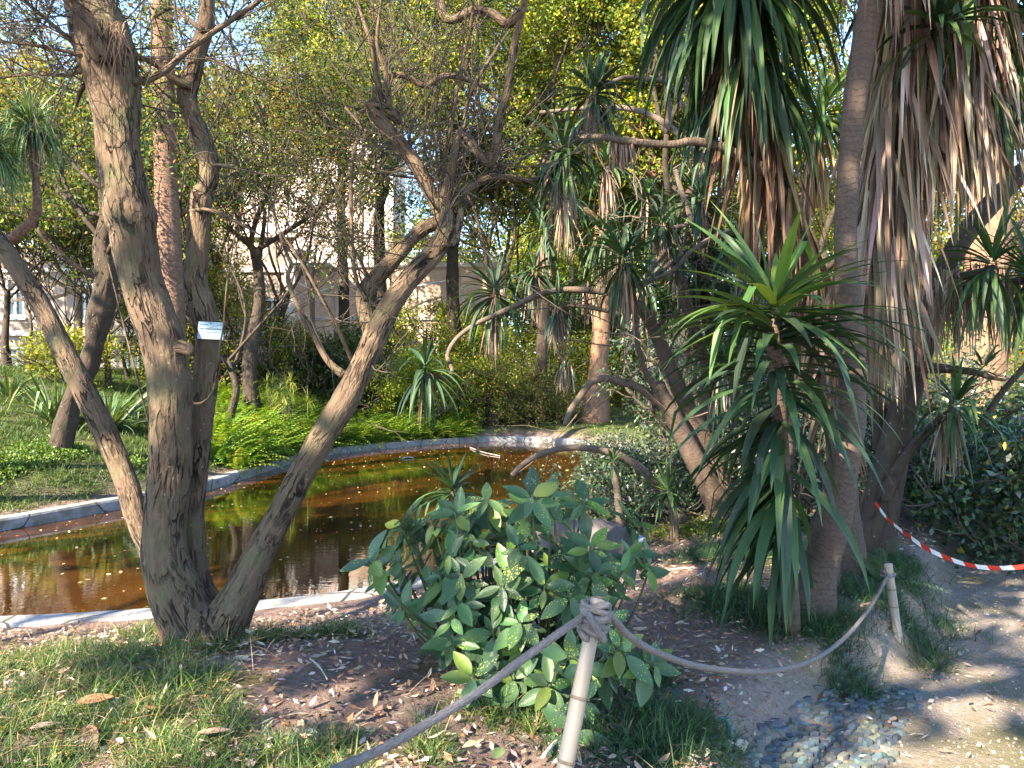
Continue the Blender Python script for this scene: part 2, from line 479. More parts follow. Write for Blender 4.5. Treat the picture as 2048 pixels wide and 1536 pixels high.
# zones: R = planted (grass), G = path, B = sandy edge
grassy = sstep(.3, .9, SD) * (np.where(X < -4.8, 1, 0) * (Y > 8) + (Y > 24.5) * (X > -6) + (X > 2.0) * sstep(13, 16, Y))
sandy = np.exp(-((X - np.interp(Y, PATH_Y, PATH_X) - .02) / .33) ** 2)
c = np.stack([np.clip(grassy, 0, 1), pm, sandy, np.ones_like(X)], -1).reshape(-1, 4)
ny, nx = X.shape
ii = np.arange(ny - 1)[:, None] * nx; jj = np.arange(nx - 1)[None]
mb.add(np.stack([X, Y, Z], -1), np.stack([ii + jj, ii + jj + 1, ii + nx + jj + 1, ii + nx + jj], -1), c)
m, nt, bs = nodes("ground_soil")
tc = nt.nodes.new("ShaderNodeTexCoord"); ob = tc.outputs["Object"]
sep = nt.nodes.new("ShaderNodeSeparateColor"); nt.links.new(attr(nt, "col").outputs["Color"], sep.inputs[0])
f1 = noise(nt, ob, 2.2, 5); f2 = noise(nt, ob, 38, 6, .7); f3 = noise(nt, ob, .9, 4)
soil = mix(nt, ramp(nt, f2, [(.3, 0.0), (.72, 1.0)]), (.17, .11, .088), (.39, .275, .228))
soil = mix(nt, ramp(nt, f1, [(.45, 0.0), (.7, .7)]), soil, (.20, .14, .105))
pth = mix(nt, ramp(nt, f2, [(.25, 0.0), (.7, 1.0)]), (.25, .195, .148), (.42, .345, .275))
pth = mix(nt, ramp(nt, noise(nt, ob, 1.3, 6, .65), [(.47, 0.0), (.62, .8)]), pth, (.15, .135, .055))
peb = nt.nodes.new("ShaderNodeTexVoronoi"); peb.inputs["Scale"].default_value = 55; nt.links.new(ob, peb.inputs["Vector"])
pth = mix(nt, math_(nt, 'MULTIPLY', math_(nt, 'LESS_THAN', peb.outputs["Distance"], .22), ramp(nt, noise(nt, ob, 20, 2), [(.5, 0.0), (.6, .6)])), pth, (.55, .5, .46))
snd = mix(nt, ramp(nt, f2, [(.3, 0.0), (.7, 1.0)]), (.28, .225, .19), (.48, .42, .37))
grn = mix(nt, ramp(nt, f2, [(.3, 0.0), (.7, 1.0)]), (.045, .062, .02), (.11, .115, .04))
cc = mix(nt, math_(nt, 'MULTIPLY', sep.outputs[2], ramp(nt, f1, [(.38, .15), (.6, .95)])), soil, snd)
cc = mix(nt, sep.outputs[1], cc, pth)
cc = mix(nt, math_(nt, 'MULTIPLY', sep.outputs[0], ramp(nt, f3, [(.3, .55), (.6, 1.0)])), cc, grn)
mossf = ramp(nt, noise(nt, ob, 1.7, 5, .6), [(.6, 0.0), (.68, .75)])
cc = mix(nt, mossf, cc, (.13, .13, .03))
nt.links.new(cc, bs.inputs["Base Color"]); bs.inputs["Roughness"].default_value = .95; bs.inputs["Specular IOR Level"].default_value = .15
bump(nt, bs, math_(nt, 'ADD', math_(nt, 'ADD', f2, math_(nt, 'MULTIPLY', noise(nt, ob, 150, 4, .7), .5)), math_(nt, 'MULTIPLY', f1, .6)), 1.0, .04)
o = mb.build("ground", m, smooth=True); o["kind"] = "structure"

# pond water and kerb
mb = MB()
wx = np.linspace(-8.6, 3.8, 60); wy = np.linspace(5.2, 26.2, 90)
WX, WY = np.meshgrid(wx, wy); ii = np.arange(89)[:, None] * 60; jj = np.arange(59)[None]
q = np.stack([ii + jj, ii + jj + 1, ii + 61, ii + 60] if False else [ii + jj, ii + jj + 1, ii + jj + 61, ii + jj + 60], -1).reshape(-1, 4)
ctrx = WX.ravel()[q].mean(1); ctry = WY.ravel()[q].mean(1)
q = q[sdist(ctrx, ctry) < .12]
mb.add(np.stack([WX, WY, np.full_like(WX, WATER_Z)], -1), q)
m, nt, bs = nodes("pond_water")
tc = nt.nodes.new("ShaderNodeTexCoord"); ob = tc.outputs["Object"]
bs.inputs["Roughness"].default_value = .02
bs.inputs["IOR"].default_value = 2.0
cw = mix(nt, ramp(nt, noise(nt, ob, 1.2, 5), [(.35, 0.0), (.7, 1.0)]), (.030, .012, .002), (.075, .030, .005))
nt.links.new(cw, bs.inputs["Base Color"])
rip = math_(nt, 'ADD', noise(nt, mapping(nt, ob, (1, 2.2, 1)), 5, 2), math_(nt, 'MULTIPLY', noise(nt, mapping(nt, ob, (1, 2.5, 1)), 16, 2), .25))
bump(nt, bs, rip, .035, .02)
o = mb.build("water", m, smooth=True); o["kind"] = "structure"

def ring_strip(inn, out, prof):
    """prof: list of (offset 0..1 between inner and outer, z)"""
    n = len(inn); v = []
    for t, z in prof:
        p = inn + (out - inn) * t
        wob = .012 * (n2(p[:, 0], p[:, 1], 1.1, 31) - .5)
        v.append(np.concatenate([p, (z + wob)[:, None] if z > -.5 else np.full((n, 1), z)], 1))
    v = np.stack(v, 0); k = len(prof)
    i = np.arange(k - 1)[:, None] * n; j = np.arange(n)[None]; j2 = (j + 1) % n
    return v, np.stack([i + j, i + j2, i + n + j2, i + n + j], -1)
tan = np.roll(POND, -1, 0) - np.roll(POND, 1, 0); tan = unit(tan); outw = np.stack([tan[:, 1], -tan[:, 0]], 1)
if sdist(*(POND[40] + outw[40] * .3)) < 0: outw = -outw
v, q = ring_strip(POND, POND + outw * .26, [(0, -.75), (0.0, RIM_Z - .03), (.08, RIM_Z), (.9, RIM_Z), (1, RIM_Z - .02), (1.05, -.5)])
mb = MB(); mb.add(v, q)
m, nt, bs = nodes("kerb_concrete")
tc = nt.nodes.new("ShaderNodeTexCoord"); ob = tc.outputs["Object"]
c_k = mix(nt, ramp(nt, noise(nt, ob, 7, 6, .65), [(.3, 0.0), (.7, 1.0)]), (.19, .18, .165), (.36, .345, .32))
c_k = mix(nt, ramp(nt, noise(nt, ob, 1.6, 6, .7), [(.50, 0.0), (.64, .8)]), c_k, (.13, .115, .075))
jv = nt.nodes.new("ShaderNodeTexVoronoi"); jv.feature = 'DISTANCE_TO_EDGE'; jv.inputs["Scale"].default_value = .9; nt.links.new(ob, jv.inputs["Vector"])
jk = ramp(nt, jv.outputs["Distance"], [(.004, 0.0), (.012, 1.0)])
nt.links.new(mix(nt, jk, (.06, .05, .04), c_k), bs.inputs["Base Color"]); bs.inputs["Roughness"].default_value = .92
bump(nt, bs, math_(nt, 'ADD', noise(nt, ob, 30, 6, .7), jk), .7, .015)
tag(mb.build("pond_kerb", m), None, None, kind="structure")

# ------------------------------------------------------------------ trees: generic growth
def skeleton(rng, p0, d0, L, r, lev, spread, tubes, tips, up=.12, side=True, wob=.16, nb=(2, 4), shrink=.72):
    d = unit(d0); p = np.array(p0, float); pts = [p.copy()]; n = 4
    for i in range(n):
        d = unit(d + rng.normal(0, wob, 3) + np.array([0, 0, up])); p = p + d * L / n; pts.append(p.copy())
    rr = np.linspace(r, r * .62, n + 1)
    tubes.append((np.array(pts), rr))
    if lev == 0:
        tips.extend([pts[-1], pts[-2], pts[2]]); return
    def child(d, p, f):
        az = rng.uniform(0, 2 * np.pi); an = rng.normal(spread, spread * .25)
        a = unit(np.cross(d, rng.normal(0, 1, 3))); b = np.cross(d, a)
        nd = d * math.cos(an) + (a * math.cos(az) + b * math.sin(az)) * math.sin(an)
        skeleton(rng, p, nd, L * rng.uniform(shrink * .8, shrink * 1.15), r * .6 * f, lev - 1, spread, tubes, tips, up, side, wob, nb, shrink)
    for j in range(rng.integers(nb[0], nb[1])): child(d, p, 1)
    if side and lev >= 1:
        child(unit(pts[3] - pts[2]), pts[2], .7)

def crown_leaves(rng, tips, n, spread, L, W, cols, wts=None, jit=.2, hang=.25, clump=True):
    tips = np.asarray(tips)
    i = rng.integers(0, len(tips), n)
    if n > 6000:                       # leaves gather in small sprays around sub centres
        m_ = n // 26; sub = tips[rng.integers(0, len(tips), m_)] + rng.normal(0, 1, (m_, 3)) * spread * np.array([1, 1, .7])
        pos = sub[rng.integers(0, m_, n)] + rng.normal(0, 1, (n, 3)) * L * 1.25
    else:
        pos = tips[i] + rng.normal(0, 1, (n, 3)) * spread * np.array([1, 1, .7])
    c = pal(rng, n, cols, jit, wts)
    if clump:
        tone = 1 + .45 * (vnoise(pos * .8, 77) - .5) * 2
        c = c * tone[:, None]
    mb = MB(); leaves(mb, pos, rng.uniform(.7, 1.25, n) * L, rng.uniform(.7, 1.2, n) * W, c, rng, hang=hang)
    return mb

YG = [(.27, .30, .022), (.17, .24, .020), (.38, .33, .028), (.09, .155, .018)]
OL = [(.11, .155, .028), (.17, .195, .032), (.07, .11, .022), (.25, .215, .04)]
DK = [(.028, .062, .022), (.045, .085, .026), (.022, .045, .018), (.08, .11, .03)]
AU = [(.28, .13, .03), (.24, .18, .04), (.12, .13, .035), (.32, .20, .04)]
BR = [(.20, .12, .065), (.15, .11, .05), (.10, .10, .04)]

def canopy_tree(name, label, base, height, trunk_r, cols, seed, crown_r=3.2, nleaf=16000, L=.13, W=.075, lean=(0, 0), frac=.45, lev=3, bark='darkbark', spread=.55, tp=.42, group=None, wts=None, trunk_px=None, hang=.25, leafmat='leaf', limbs=4, gaps=0.37):
    rng = np.random.default_rng(seed)
    base = np.asarray(base, float)
    root = thing(name, label, "tree", base, group)
    tubes = []; tips = []
    top = base + np.array([lean[0], lean[1], height * frac])
    if trunk_px is None:
        pts = [base - [0, 0, .3], base + (top - base) * .33 + rng.normal(0, .12, 3), base + (top - base) * .7 + rng.normal(0, .15, 3), top]
        rr = [trunk_r * 1.5, trunk_r, trunk_r * .85, trunk_r * .7]
    else:
        pts, rr = trunk_px; top = pts[-1]
    tm = MB()
    tube(tm, pts, rr, 14, .2, barkdisp(.06, 4, .08, seed))
    L0 = (height * (1 - frac)) * .46
    for j in range(limbs):
        az = j * 2 * np.pi / limbs + rng.uniform(-.4, .4)
        st = top if j % 2 == 0 else np.asarray(pts[-2]) * .45 + top * .55
        el = rng.uniform(.5, 1.2)
        d = np.array([math.cos(az) * math.cos(el) * crown_r / 3.2, math.sin(az) * math.cos(el) * crown_r / 3.2, math.sin(el)])
        skeleton(rng, st, d, L0, trunk_r * .42, lev, spread, tubes, tips)
    if gaps:
        tips = np.array(tips); tips = tips[vnoise(tips * (.7 if name == 'shade_tree' else .55), seed) > gaps]
    bm_ = MB()
    for p_, r_ in tubes:
        tube(bm_, p_, np.maximum(r_, .012), 6 if r_[0] > .05 else 4, .5, None)
    tm.build("trunk", M[bark], root, True)
    bm_.build("limbs", M[bark], root, True)
    crown_leaves(rng, tips, int(nleaf * (1 if name == 'shade_tree' else 1.15)), tp, L, W, cols, wts, hang=hang).build("crown", M[leafmat], root)
    return root

exec_order = []
# ------------------------------------------------------------------ far buildings and walls
def facade(mb, x0, x1, z0, z1, y, holes, depth=.22):
    xs = sorted({x0, x1, *[h[0] for h in holes], *[h[1] for h in holes]}); zs = sorted({z0, z1, *[h[2] for h in holes], *[h[3] for h in holes]})
    for a, b in zip(xs[:-1], xs[1:]):
        for c_, d_ in zip(zs[:-1], zs[1:]):
            mx, mz = (a + b) / 2, (c_ + d_) / 2
            if any(h[0] < mx < h[1] and h[2] < mz < h[3] for h in holes): continue
            mb.add([(a, y, c_), (b, y, c_), (b, y, d_), (a, y, d_)], [(0, 1, 2, 3)])
    for (a, b, c_, d_) in holes:
        mb.add([(a, y, c_), (a, y + depth, c_), (a, y + depth, d_), (a, y, d_)], [(0, 1, 2, 3)])
        mb.add([(b, y, c_), (b, y, d_), (b, y + depth, d_), (b, y + depth, c_)], [(0, 1, 2, 3)])
        mb.add([(a, y, d_), (a, y + depth, d_), (b, y + depth, d_), (b, y, d_)], [(0, 1, 2, 3)])
        mb.add([(a, y, c_), (b, y, c_), (b, y + depth, c_), (a, y + depth, c_)], [(0, 1, 2, 3)])

def stained(name, c1, c2, stain, scale=1.0):
    m, nt, bs = nodes(name)
    tc = nt.nodes.new("ShaderNodeTexCoord"); ob = tc.outputs["Object"]
    c = mix(nt, ramp(nt, noise(nt, ob, 3 * scale, 6, .65), [(.3, 0.0), (.7, 1.0)]), c1, c2)
    st = ramp(nt, noise(nt, mapping(nt, ob, (1, 1, .22)), 1.6 * scale, 6, .65), [(.5, 0.0), (.68, .85)])
    c = mix(nt, st, c, stain)
    nt.links.new(c, bs.inputs["Base Color"]); bs.inputs["Roughness"].default_value = .92
    bump(nt, bs, noise(nt, ob, 14 * scale, 5), .4, .02)
    return m
M['pinkwall'] = stained("pink_plaster", (.27, .205, .165), (.35, .275, .23), (.16, .12, .095), .6)
M['stonewall'] = stained("stained_wall", (.60, .47, .40), (.50, .33, .20), (.22, .16, .13), .7)
M['farwall'] = stained("far_plaster", (.48, .36, .31), (.56, .44, .39), (.38, .28, .235), .3)
M['white'] = plain_mat("white_paint", (.62, .62, .60), (.78, .78, .76), 3, .6, 0)
M['tile'] = plain_mat("roof_tile", (.30, .13, .07), (.42, .2, .12), 5, .85, .02)
m, nt, bs = nodes("window_glass"); bs.inputs["Base Color"].default_value = (.03, .045, .055, 1); bs.inputs["Roughness"].default_value = .06; M['pane'] = m
M['stoneledge'] = plain_mat("ledge_stone", (.45, .38, .33), (.62, .55, .5), 4, .85, .01)

BY = 28.0
def bx(px): return (px - 1024) / F * BY
def bz(py): return CAMZ - (py - 768) / F * BY
b = thing("house", "pink plastered house with white framed windows behind the left bank", "house", (bx(200), BY, 1.4))
wins = [(-70, -30, 405, 490), (22, 66, 405, 490), (160, 206, 415, 500), (8, 48, 556, 634), (148, 188, 565, 640), (252, 292, 565, 640), (10, 76, 692, 745), (150, 200, 690, 742), (250, 300, 690, 742), (400, 440, 560, 640), (516, 570, 596, 660), (330, 372, 420, 500)]
holes = [(bx(a), bx(b_), bz(d_), bz(c_)) for a, b_, c_, d_ in wins]
mb = MB()
xm = bx(470); x1 = bx(588)
facade(mb, bx(-160), xm, bz(800), bz(345), BY, [h for h in holes if h[1] < xm])
facade(mb, xm + .002, x1, bz(800), bz(470), BY, [h for h in holes if h[0] > xm])
mb.add([(xm, BY, bz(470)), (xm - 3, BY + 9, bz(470)), (xm - 3, BY + 9, bz(345)), (xm, BY, bz(345))], [(0, 1, 2, 3)])
mb.add([(x1, BY, bz(800)), (x1 - .8, BY + 2.4, bz(800)), (x1 - .8, BY + 2.4, bz(470)), (x1, BY, bz(470))], [(0, 1, 2, 3)])
mb.add([(xm, BY, bz(470)), (x1, BY, bz(470)), (x1 - .8, BY + 2.4, bz(470)), (xm, BY + 2.4, bz(470))], [(0, 1, 2, 3)])
mb.add([(xm - 3, BY + 2.4, bz(800)), (x1 - .8, BY + 2.4, bz(800)), (x1 - .8, BY + 2.4, bz(470)), (xm - 3, BY + 2.4, bz(470))], [(0, 1, 2, 3)])
wl = mb.build("wall", M['pinkwall'], b)
mb = MB()
mb.box((bx(-160), BY - .28, bz(352)), (xm + .25, BY - .002, bz(338)))
mb.box((xm + .26, BY - .2, bz(476)), (x1 + .2, BY - .002, bz(466)))
mb.box((bx(-160), BY - .12, bz(545)), (x1 + .1, BY - .002, bz(537)))
mb.box((bx(-160), BY - .16, bz(672)), (x1 + .12, BY - .002, bz(662)))
mb.box((x1 - .32, BY - .1, bz(660)), (x1 + .06, BY - .004, bz(547)))
mb.build("cornice", M['stoneledge'], b)
mb = MB()
ra, rb, rz = bx(-165), xm + .4, bz(338)
mb.add([(ra, BY - .5, rz), (rb, BY - .5, rz), (rb - 3, BY + 4.5, rz + 2.0), (ra, BY + 4.5, rz + 2.0)], [(0, 1, 2, 3)])
mb.add([(rb, BY - .5, rz), (rb - 3.2, BY + 9, rz), (rb - 3, BY + 4.5, rz + 2.0), (rb - 3, BY + 4.5, rz + 2.0)], [(0, 1, 2, 3)])
mb.build("roof", M['tile'], b)
for (a, b_, c_, d_) in holes:
    f = MB(); t = .09
    f.box((a, BY + .05, c_), (a + t, BY + .16, d_)); f.box((b_ - t, BY + .05, c_), (b_, BY + .16, d_))
    f.box((a + t, BY + .05, c_), (b_ - t, BY + .16, c_ + t)); f.box((a + t, BY + .05, d_ - t), (b_ - t, BY + .16, d_))
    mx = (a + b_) / 2; f.box((mx - .035, BY + .052, c_ + t), (mx + .035, BY + .158, d_ - t))
    mz = c_ + (d_ - c_) * .66; f.box((a + t, BY + .056, mz - .025), (mx - .036, BY + .15, mz + .025)); f.box((mx + .036, BY + .056, mz - .025), (b_ - t, BY + .15, mz + .025))
    wn = f.build("window", M['white'], b)
    g = MB(); g.add([(a, BY + .13, c_), (b_, BY + .13, c_), (b_, BY + .13, d_), (a, BY + .13, d_)], [(0, 1, 2, 3)]); g.build("pane", M['pane'], wn)
    s = MB(); s.box((a - .1, BY - .09, c_ - .1), (b_ + .1, BY - .003, c_ - .005)); s.build("sill", M['white'], wn)

# terrace retaining wall with railing, building on top
TY = 37.0
def tx(px): return (px - 1024) / F * TY
def tz(py): return CAMZ - (py - 768) / F * TY
wall = thing("retaining_wall", "high stained stone retaining wall with a pale coping behind the pond", "wall", (tx(700), TY, .3))
mb = MB(); mb.box((tx(470), TY, -.5), (tx(1010), TY + 1.2, tz(535))); mb.build("wall_face", M['stonewall'], wall)
mb = MB(); mb.box((tx(468), TY - .12, tz(535) + .002), (tx(1012), TY + 1.25, tz(526))); mb.box((tx(470), TY - .1, tz(640)), (tx(1010), TY - .002, tz(633))); mb.build("coping", M['stoneledge'], wall)
rail = thing("railing", "thin metal railing along the top of the retaining wall", "railing", (tx(700), TY + .2, tz(526)))
mb = MB()
for px in np.arange(480, 1005, 5.0): mb.box((tx(px) - .015, TY + .2, tz(526)), (tx(px) + .015, TY + .23, tz(502)))
mb.build("bars", plain_mat("rail_paint", (.12, .2, .22), (.2, .28, .3), 5, .6, 0), rail)
mb = MB(); mb.box((tx(478), TY + .19, tz(502)), (tx(1006), TY + .24, tz(500))); mb.build("handrail", M['white'], rail)
for px in (600, 705, 860):
    mb = MB(); mb.box((tx(px) - .3, TY - .02, tz(526) + .01), (tx(px) + .3, TY + .5, tz(498))); mb.build("pillar", M['white'], rail)
cab = MB()
tube(cab, [P(585, 560, 36.2), P(640, 582, 36.0), P(700, 562, 36.3), P(745, 590, 36), P(820, 575, 36.3), P(900, 560, 36.4)], [.035] * 6, 5, .4)
tag(cab.build("cable", M['white']), "pale cable looping along the stained retaining wall", "cable")
HY = 54.0
def hx(px): return (px - 1024) / F * HY
def hz(py): return CAMZ - (py - 768) / F * HY
t2 = thing("apartment_block", "tall pale pink block on the terrace above the retaining wall", "building", (hx(600), HY, 6))
hw = [(a, a + 20, y0, y0 + 34) for a in range(430, 770, 48) for y0 in (262, 322, 382, 442)]
hh = [(hx(a), hx(b_), hz(d_), hz(c_)) for a, b_, c_, d_ in hw]
mb = MB(); facade(mb, hx(395), hx(775), 4, hz(225), HY, hh)
mb.add([(hx(775), HY, 4), (hx(775), HY + 9, 4), (hx(775), HY + 9, hz(225)), (hx(775), HY, hz(225))], [(0, 1, 2, 3)])
mb.build("wall", M['farwall'], t2)
mb = MB(); mb.box((hx(390), HY - .4, hz(225) + .01), (hx(780), HY + 9.2, hz(215))); mb.build("roof", M['stoneledge'], t2)
for (a, b_, c_, d_) in hh:
    g = MB(); g.box((a, HY + .1, c_), (b_, HY + .2, d_)); g.build("window", M['white'], t2)
# terrace ground
mb = MB(); mb.box((-60, TY + 1.3, -1), (tx(1010), 120, tz(536))); mb.build("terrace_ground", M['stoneledge'])["kind"] = "structure"
# ------------------------------------------------------------------ willow in front
def pxpath(lst, d0, d1=None):
    """[(px,py,width_px)] -> points and radii, depth running from d0 to d1"""
    d1 = d0 if d1 is None else d1
    n = len(lst); pts = []; rr = []
    for i, (a, b_, w_) in enumerate(lst):
        d = d0 + (d1 - d0) * i / (n - 1)
        pts.append(P(a, b_, d)); rr.append(w_ / 2 * d / F)
    return pts, rr
wl_ = thing("willow_tree", "grey brown willow with four leaning stems rising from one base beside the pond", "tree", onground(410, 4.3))
WD = 4.3
st = {}
st['a'] = pxpath([(412, 1330, 120), (388, 1272, 118), (357, 1205, 104), (334, 1130, 92), (330, 1050, 82), (340, 950, 80), (342, 850, 80), (340, 770, 84), (324, 680, 84), (303, 620, 82), (281, 550, 78), (268, 480, 84), (260, 430, 96), (251, 380, 88), (240, 320, 84), (235, 260, 84), (232, 220, 90), (226, 170, 96), (213, 110, 112), (200, 60, 112), (184, 20, 96), (170, -20, 80), (140, -110, 66), (120, -260, 50)], 4.25, 4.45)
st['b'] = pxpath([(440, 1290, 90), (418, 1215, 60), (402, 1170, 46), (388, 1100, 46), (386, 1020, 46), (392, 950, 46), (402, 850, 46), (411, 760, 48), (417, 700, 47), (414, 660, 47), (402, 610, 52), (391, 560, 46), (395, 512, 42), (398, 450, 45), (401, 400, 44), (415, 370, 36), (419, 330, 37), (406, 280, 38), (384, 230, 36), (374, 190, 38), (385, 150, 35), (396, 100, 34), (412, 50, 32), (415, 0, 28), (420, -120, 24), (410, -260, 16)], 4.45, 4.75)
st['c'] = pxpath([(425, 1318, 90), (452, 1245, 92), (486, 1180, 76), (520, 1105, 62), (565, 1024, 54), (602, 950, 54), (642, 880, 54), (690, 800, 54), (712, 758, 50), (736, 705, 48), (756, 660, 50), (785, 602, 44), (826, 550, 42), (866, 508, 40), (890, 466, 38), (893, 440, 34), (890, 400, 22), (900, 350, 18), (914, 280, 17), (924, 258, 12)], 4.25, 4.6)
st['d'] = pxpath([(330, 1190, 60), (303, 1105, 44), (275, 1040, 42), (249, 955, 42), (203, 850, 45), (152, 750, 43), (117, 680, 40), (87, 620, 38), (50, 560, 36), (13, 505, 36), (-40, 440, 34), (-120, 330, 30), (-160, 200, 24)], 4.45, 5.1)
dpf = barkdisp(.05, 11, .11, 3)
for key, nm in (('a', "main_stem"), ('b', "rear_stem"), ('c', "leaning_stem"), ('d', "sloping_stem")):
    mb = MB(); pts, rr = st[key]
    tube(mb, pts, rr, 120, .013, barkdisp(.06, 11, .08, 3 + ord(key)))
    mb.build(nm, M['willow'], wl_, True)
# burr and root flare at the fork
mb = MB()
rng = np.random.default_rng(5)
bz0 = onground(415, 4.25)
for a_, l_, r0 in ((-2.7, .30, .085), (-1.9, .24, .08), (-.9, .27, .085), (-.2, .32, .08), (.8, .30, .08), (2.2, .30, .08)):
    e = bz0 + np.array([math.cos(a_) * l_, math.sin(a_) * l_, 0]); e[2] = float(ground(np.array([e[0]]), np.array([e[1]]))[0]) - .07
    tube(mb, [bz0 + [0, 0, .16], (bz0 + e) / 2 + [0, 0, .05], e], [r0, r0 * .8, .03], 24, .03, barkdisp(.08, 12, .2, int(a_ * 10) + 40))
mb.build("root_flare", M['willow'], wl_, True)
# limbs
lim = [
    [(750, 690, 40), (741, 640, 42), (733, 600, 42), (737, 575, 38), (760, 548, 34), (798, 508, 30), (832, 470, 28), (868, 447, 28), (892, 440, 26)],
    [(893, 446, 30), (868, 402, 26), (845, 350, 28), (812, 300, 28), (780, 262, 27), (752, 222, 26), (738, 205, 20)],
    [(922, 262, 16), (946, 290, 17), (972, 325, 19), (986, 318, 18), (1001, 235, 18), (1014, 183, 17), (1024, 117, 15), (1040, 40, 14), (1060, -40, 12)],
    [(895, 410, 18), (945, 372, 15), (985, 354, 14), (1024, 358, 11), (1065, 362, 7)],
    [(896, 440, 16), (920, 420, 15), (915, 466, 14), (905, 490, 10)],
    [(268, 164, 13), (300, 158, 13), (335, 138, 13), (372, 103, 12), (430, 62, 11), (500, 15, 10), (560, -30, 8)],
    [(200, 128, 12), (165, 112, 9), (110, 98, 7), (50, 88, 6), (-30, 80, 5)],
    [(170, 140, 10), (130, 150, 7), (70, 148, 6), (0, 156, 5), (-60, 170, 4)],
    [(160, 95, 12), (120, 62, 9), (85, 32, 8), (50, 0, 7), (10, -60, 6)],
    [(186, 150, 9), (172, 165, 9), (160, 185, 8), (153, 212, 6)],
    [(385, 172, 18), (352, 160, 20), (330, 140, 14), (300, 122, 12), (282, 116, 10)],
    [(405, 60, 12), (372, 35, 9), (345, 15, 8), (310, 35, 5)],
    [(395, 420, 10), (370, 423, 8), (420, 420, 8), (470, 442, 7), (520, 470, 4)],
    [(760, 207, 14), (752, 133, 10), (739, 77, 9), (712, 0, 8), (690, -60, 6)],
    [(779, 215, 13), (772, 143, 11), (755, 90, 8), (760, 20, 6), (770, -40, 5)],
    [(690, 752, 20), (655, 720, 13), (622, 660, 11), (590, 600, 9), (575, 556, 9), (583, 530, 9), (575, 512, 7), (560, 470, 5)],
    [(706, 725, 9), (672, 650, 8), (640, 590, 7), (600, 520, 6), (560, 460, 4)],
    [(732, 600, 12), (716, 570, 9), (706, 520, 9), (703, 440, 8), (702, 370, 8), (708, 300, 7), (722, 255, 6), (690, 215, 4)],
    [(738, 560, 8), (720, 520, 6), (690, 470, 5), (650, 430, 4)],
    [(786, 150, 12), (812, 152, 12), (850, 172, 12), (885, 152, 12), (930, 158, 11), (970, 175, 9), (1000, 205, 6)],
    [(880, -20, 16), (886, 28, 17), (905, 40, 17), (945, 22, 17), (985, 28, 18), (1015, 48, 18), (1040, 20, 20)],
    [(900, 340, 9), (925, 260, 8), (940, 190, 8), (985, 110, 7), (1020, 60, 5)],
    [(870, 360, 9), (890, 300, 8), (905, 240, 7), (920, 150, 6), (940, 60, 5), (950, -20, 4)],
    [(340, 930, 5), (330, 905, 5), (300, 850, 4.5), (270, 740, 4), (245, 640, 3.5), (215, 520, 3)],
    [(382, 806, 5), (402, 806, 5), (424, 786, 5), (435, 740, 4.5), (440, 690, 4), (447, 650, 3.5), (455, 560, 3), (470, 470, 2.5)],
]
lm = MB()
nodes_ = []
for i, l in enumerate(lim):
    dd = 4.6 if l[0][0] > 560 else (4.33 if i not in (10, 11, 12) else 4.62)
    if i in (23,): dd = 4.16
    if i == 24: dd = 4.3
    if i == 16 or i == 18 or i == 15 or i == 17: dd = 4.5
    pts, rr = pxpath(l, dd, dd + (.25 if i % 2 else -.2) if i not in (0, 1) else dd)
    tube(lm, pts, rr, 18 if max(x_[2] for x_ in l) > 12 else 8, .03, barkdisp(.05, 14, .1, 100 + i))
    nodes_.append((np.array(pts), np.array(rr)))
# knob at cut limb
tube(lm, [P(735, 208, 4.6), P(760, 214, 4.6), P(790, 232, 4.62), P(795, 246, 4.62)], [.03, .05, .045, .02], 24, .02, barkdisp(.15, 16, .4, 71))
tube(lm, [P(352, 690, 4.27), P(374, 697, 4.24), P(385, 703, 4.22)], [.035, .03, .022], 20, .02, barkdisp(.2, 16, .4, 72))
lm.build("limbs", M['willow'], wl_, True)
# bare twigs
rng = np.random.default_rng(11)
tw = MB()
def whip(mb, p, d, L, r, lev, rng, up=.10, sides=4):
    d = unit(d); pts = [p]; n = 6; cur = rng.normal(0, .05, 3)
    for i in range(n):
        d = unit(d + rng.normal(0, .12, 3) + cur + [0, 0, up]); pts.append(pts[-1] + d * L / n)
    pts = np.array(pts)
    tube(mb, pts, np.linspace(r, max(r * .35, .0011), n + 1), sides, L / n * .7, cap=False)
    if lev > 0:
        for k_ in range(rng.integers(3, 6)):
            j = rng.integers(1, n)
            whip(mb, pts[j], unit(pts[j] - pts[j - 1]) + rng.normal(0, .6, 3), L * rng.uniform(.3, .65), r * .6, lev - 1, rng, up * .5, 3)
for pts, rr in nodes_[:23]:
    for k_ in range(3):
        j = rng.integers(1, len(pts)); whip(tw, pts[j], rng.normal(0, .8, 3) + [0, 0, .35], rng.uniform(.4, 1.2), min(rr[j] * .5, .0045), 2 if k_ else 1, rng)
for key in 'abc':
    pts, rr = st[key]
    for k_ in range(9 if key != 'c' else 6):
        j = rng.integers(max(4, len(pts) - 10), len(pts)); whip(tw, pts[j], rng.normal(0, .8, 3) + [0, 0, .3], rng.uniform(.5, 1.3), .006, 2, rng)
for px, py in [(742, 215), (765, 225), (785, 235), (890, 440), (905, 455), (870, 440), (845, 350), (812, 300), (735, 600), (972, 330), (920, 262), (880, 400)]:
    for k_ in range(4): whip(tw, P(px, py, 4.6), rng.normal(0, .75, 3) + [0, 0, .55], rng.uniform(.5, 1.4), .0045, 1 if k_ else 2, rng)
for px, py in [(230, 60), (200, 40), (180, 100), (240, 120), (170, 40)]:
    for k_ in range(5): whip(tw, P(px, py, 4.4), rng.normal(0, .7, 3) + [-.5, 0, .3], rng.uniform(.6, 1.4), .006, 2, rng)
for k_ in range(5):
    whip(tw, P(720 + 40 * k_, 700 - 60 * k_, 4.5), rng.normal(0, .6, 3) + [0, 0, .3], .8, .005, 1, rng)
tw.build("twigs", M['twig'], wl_)
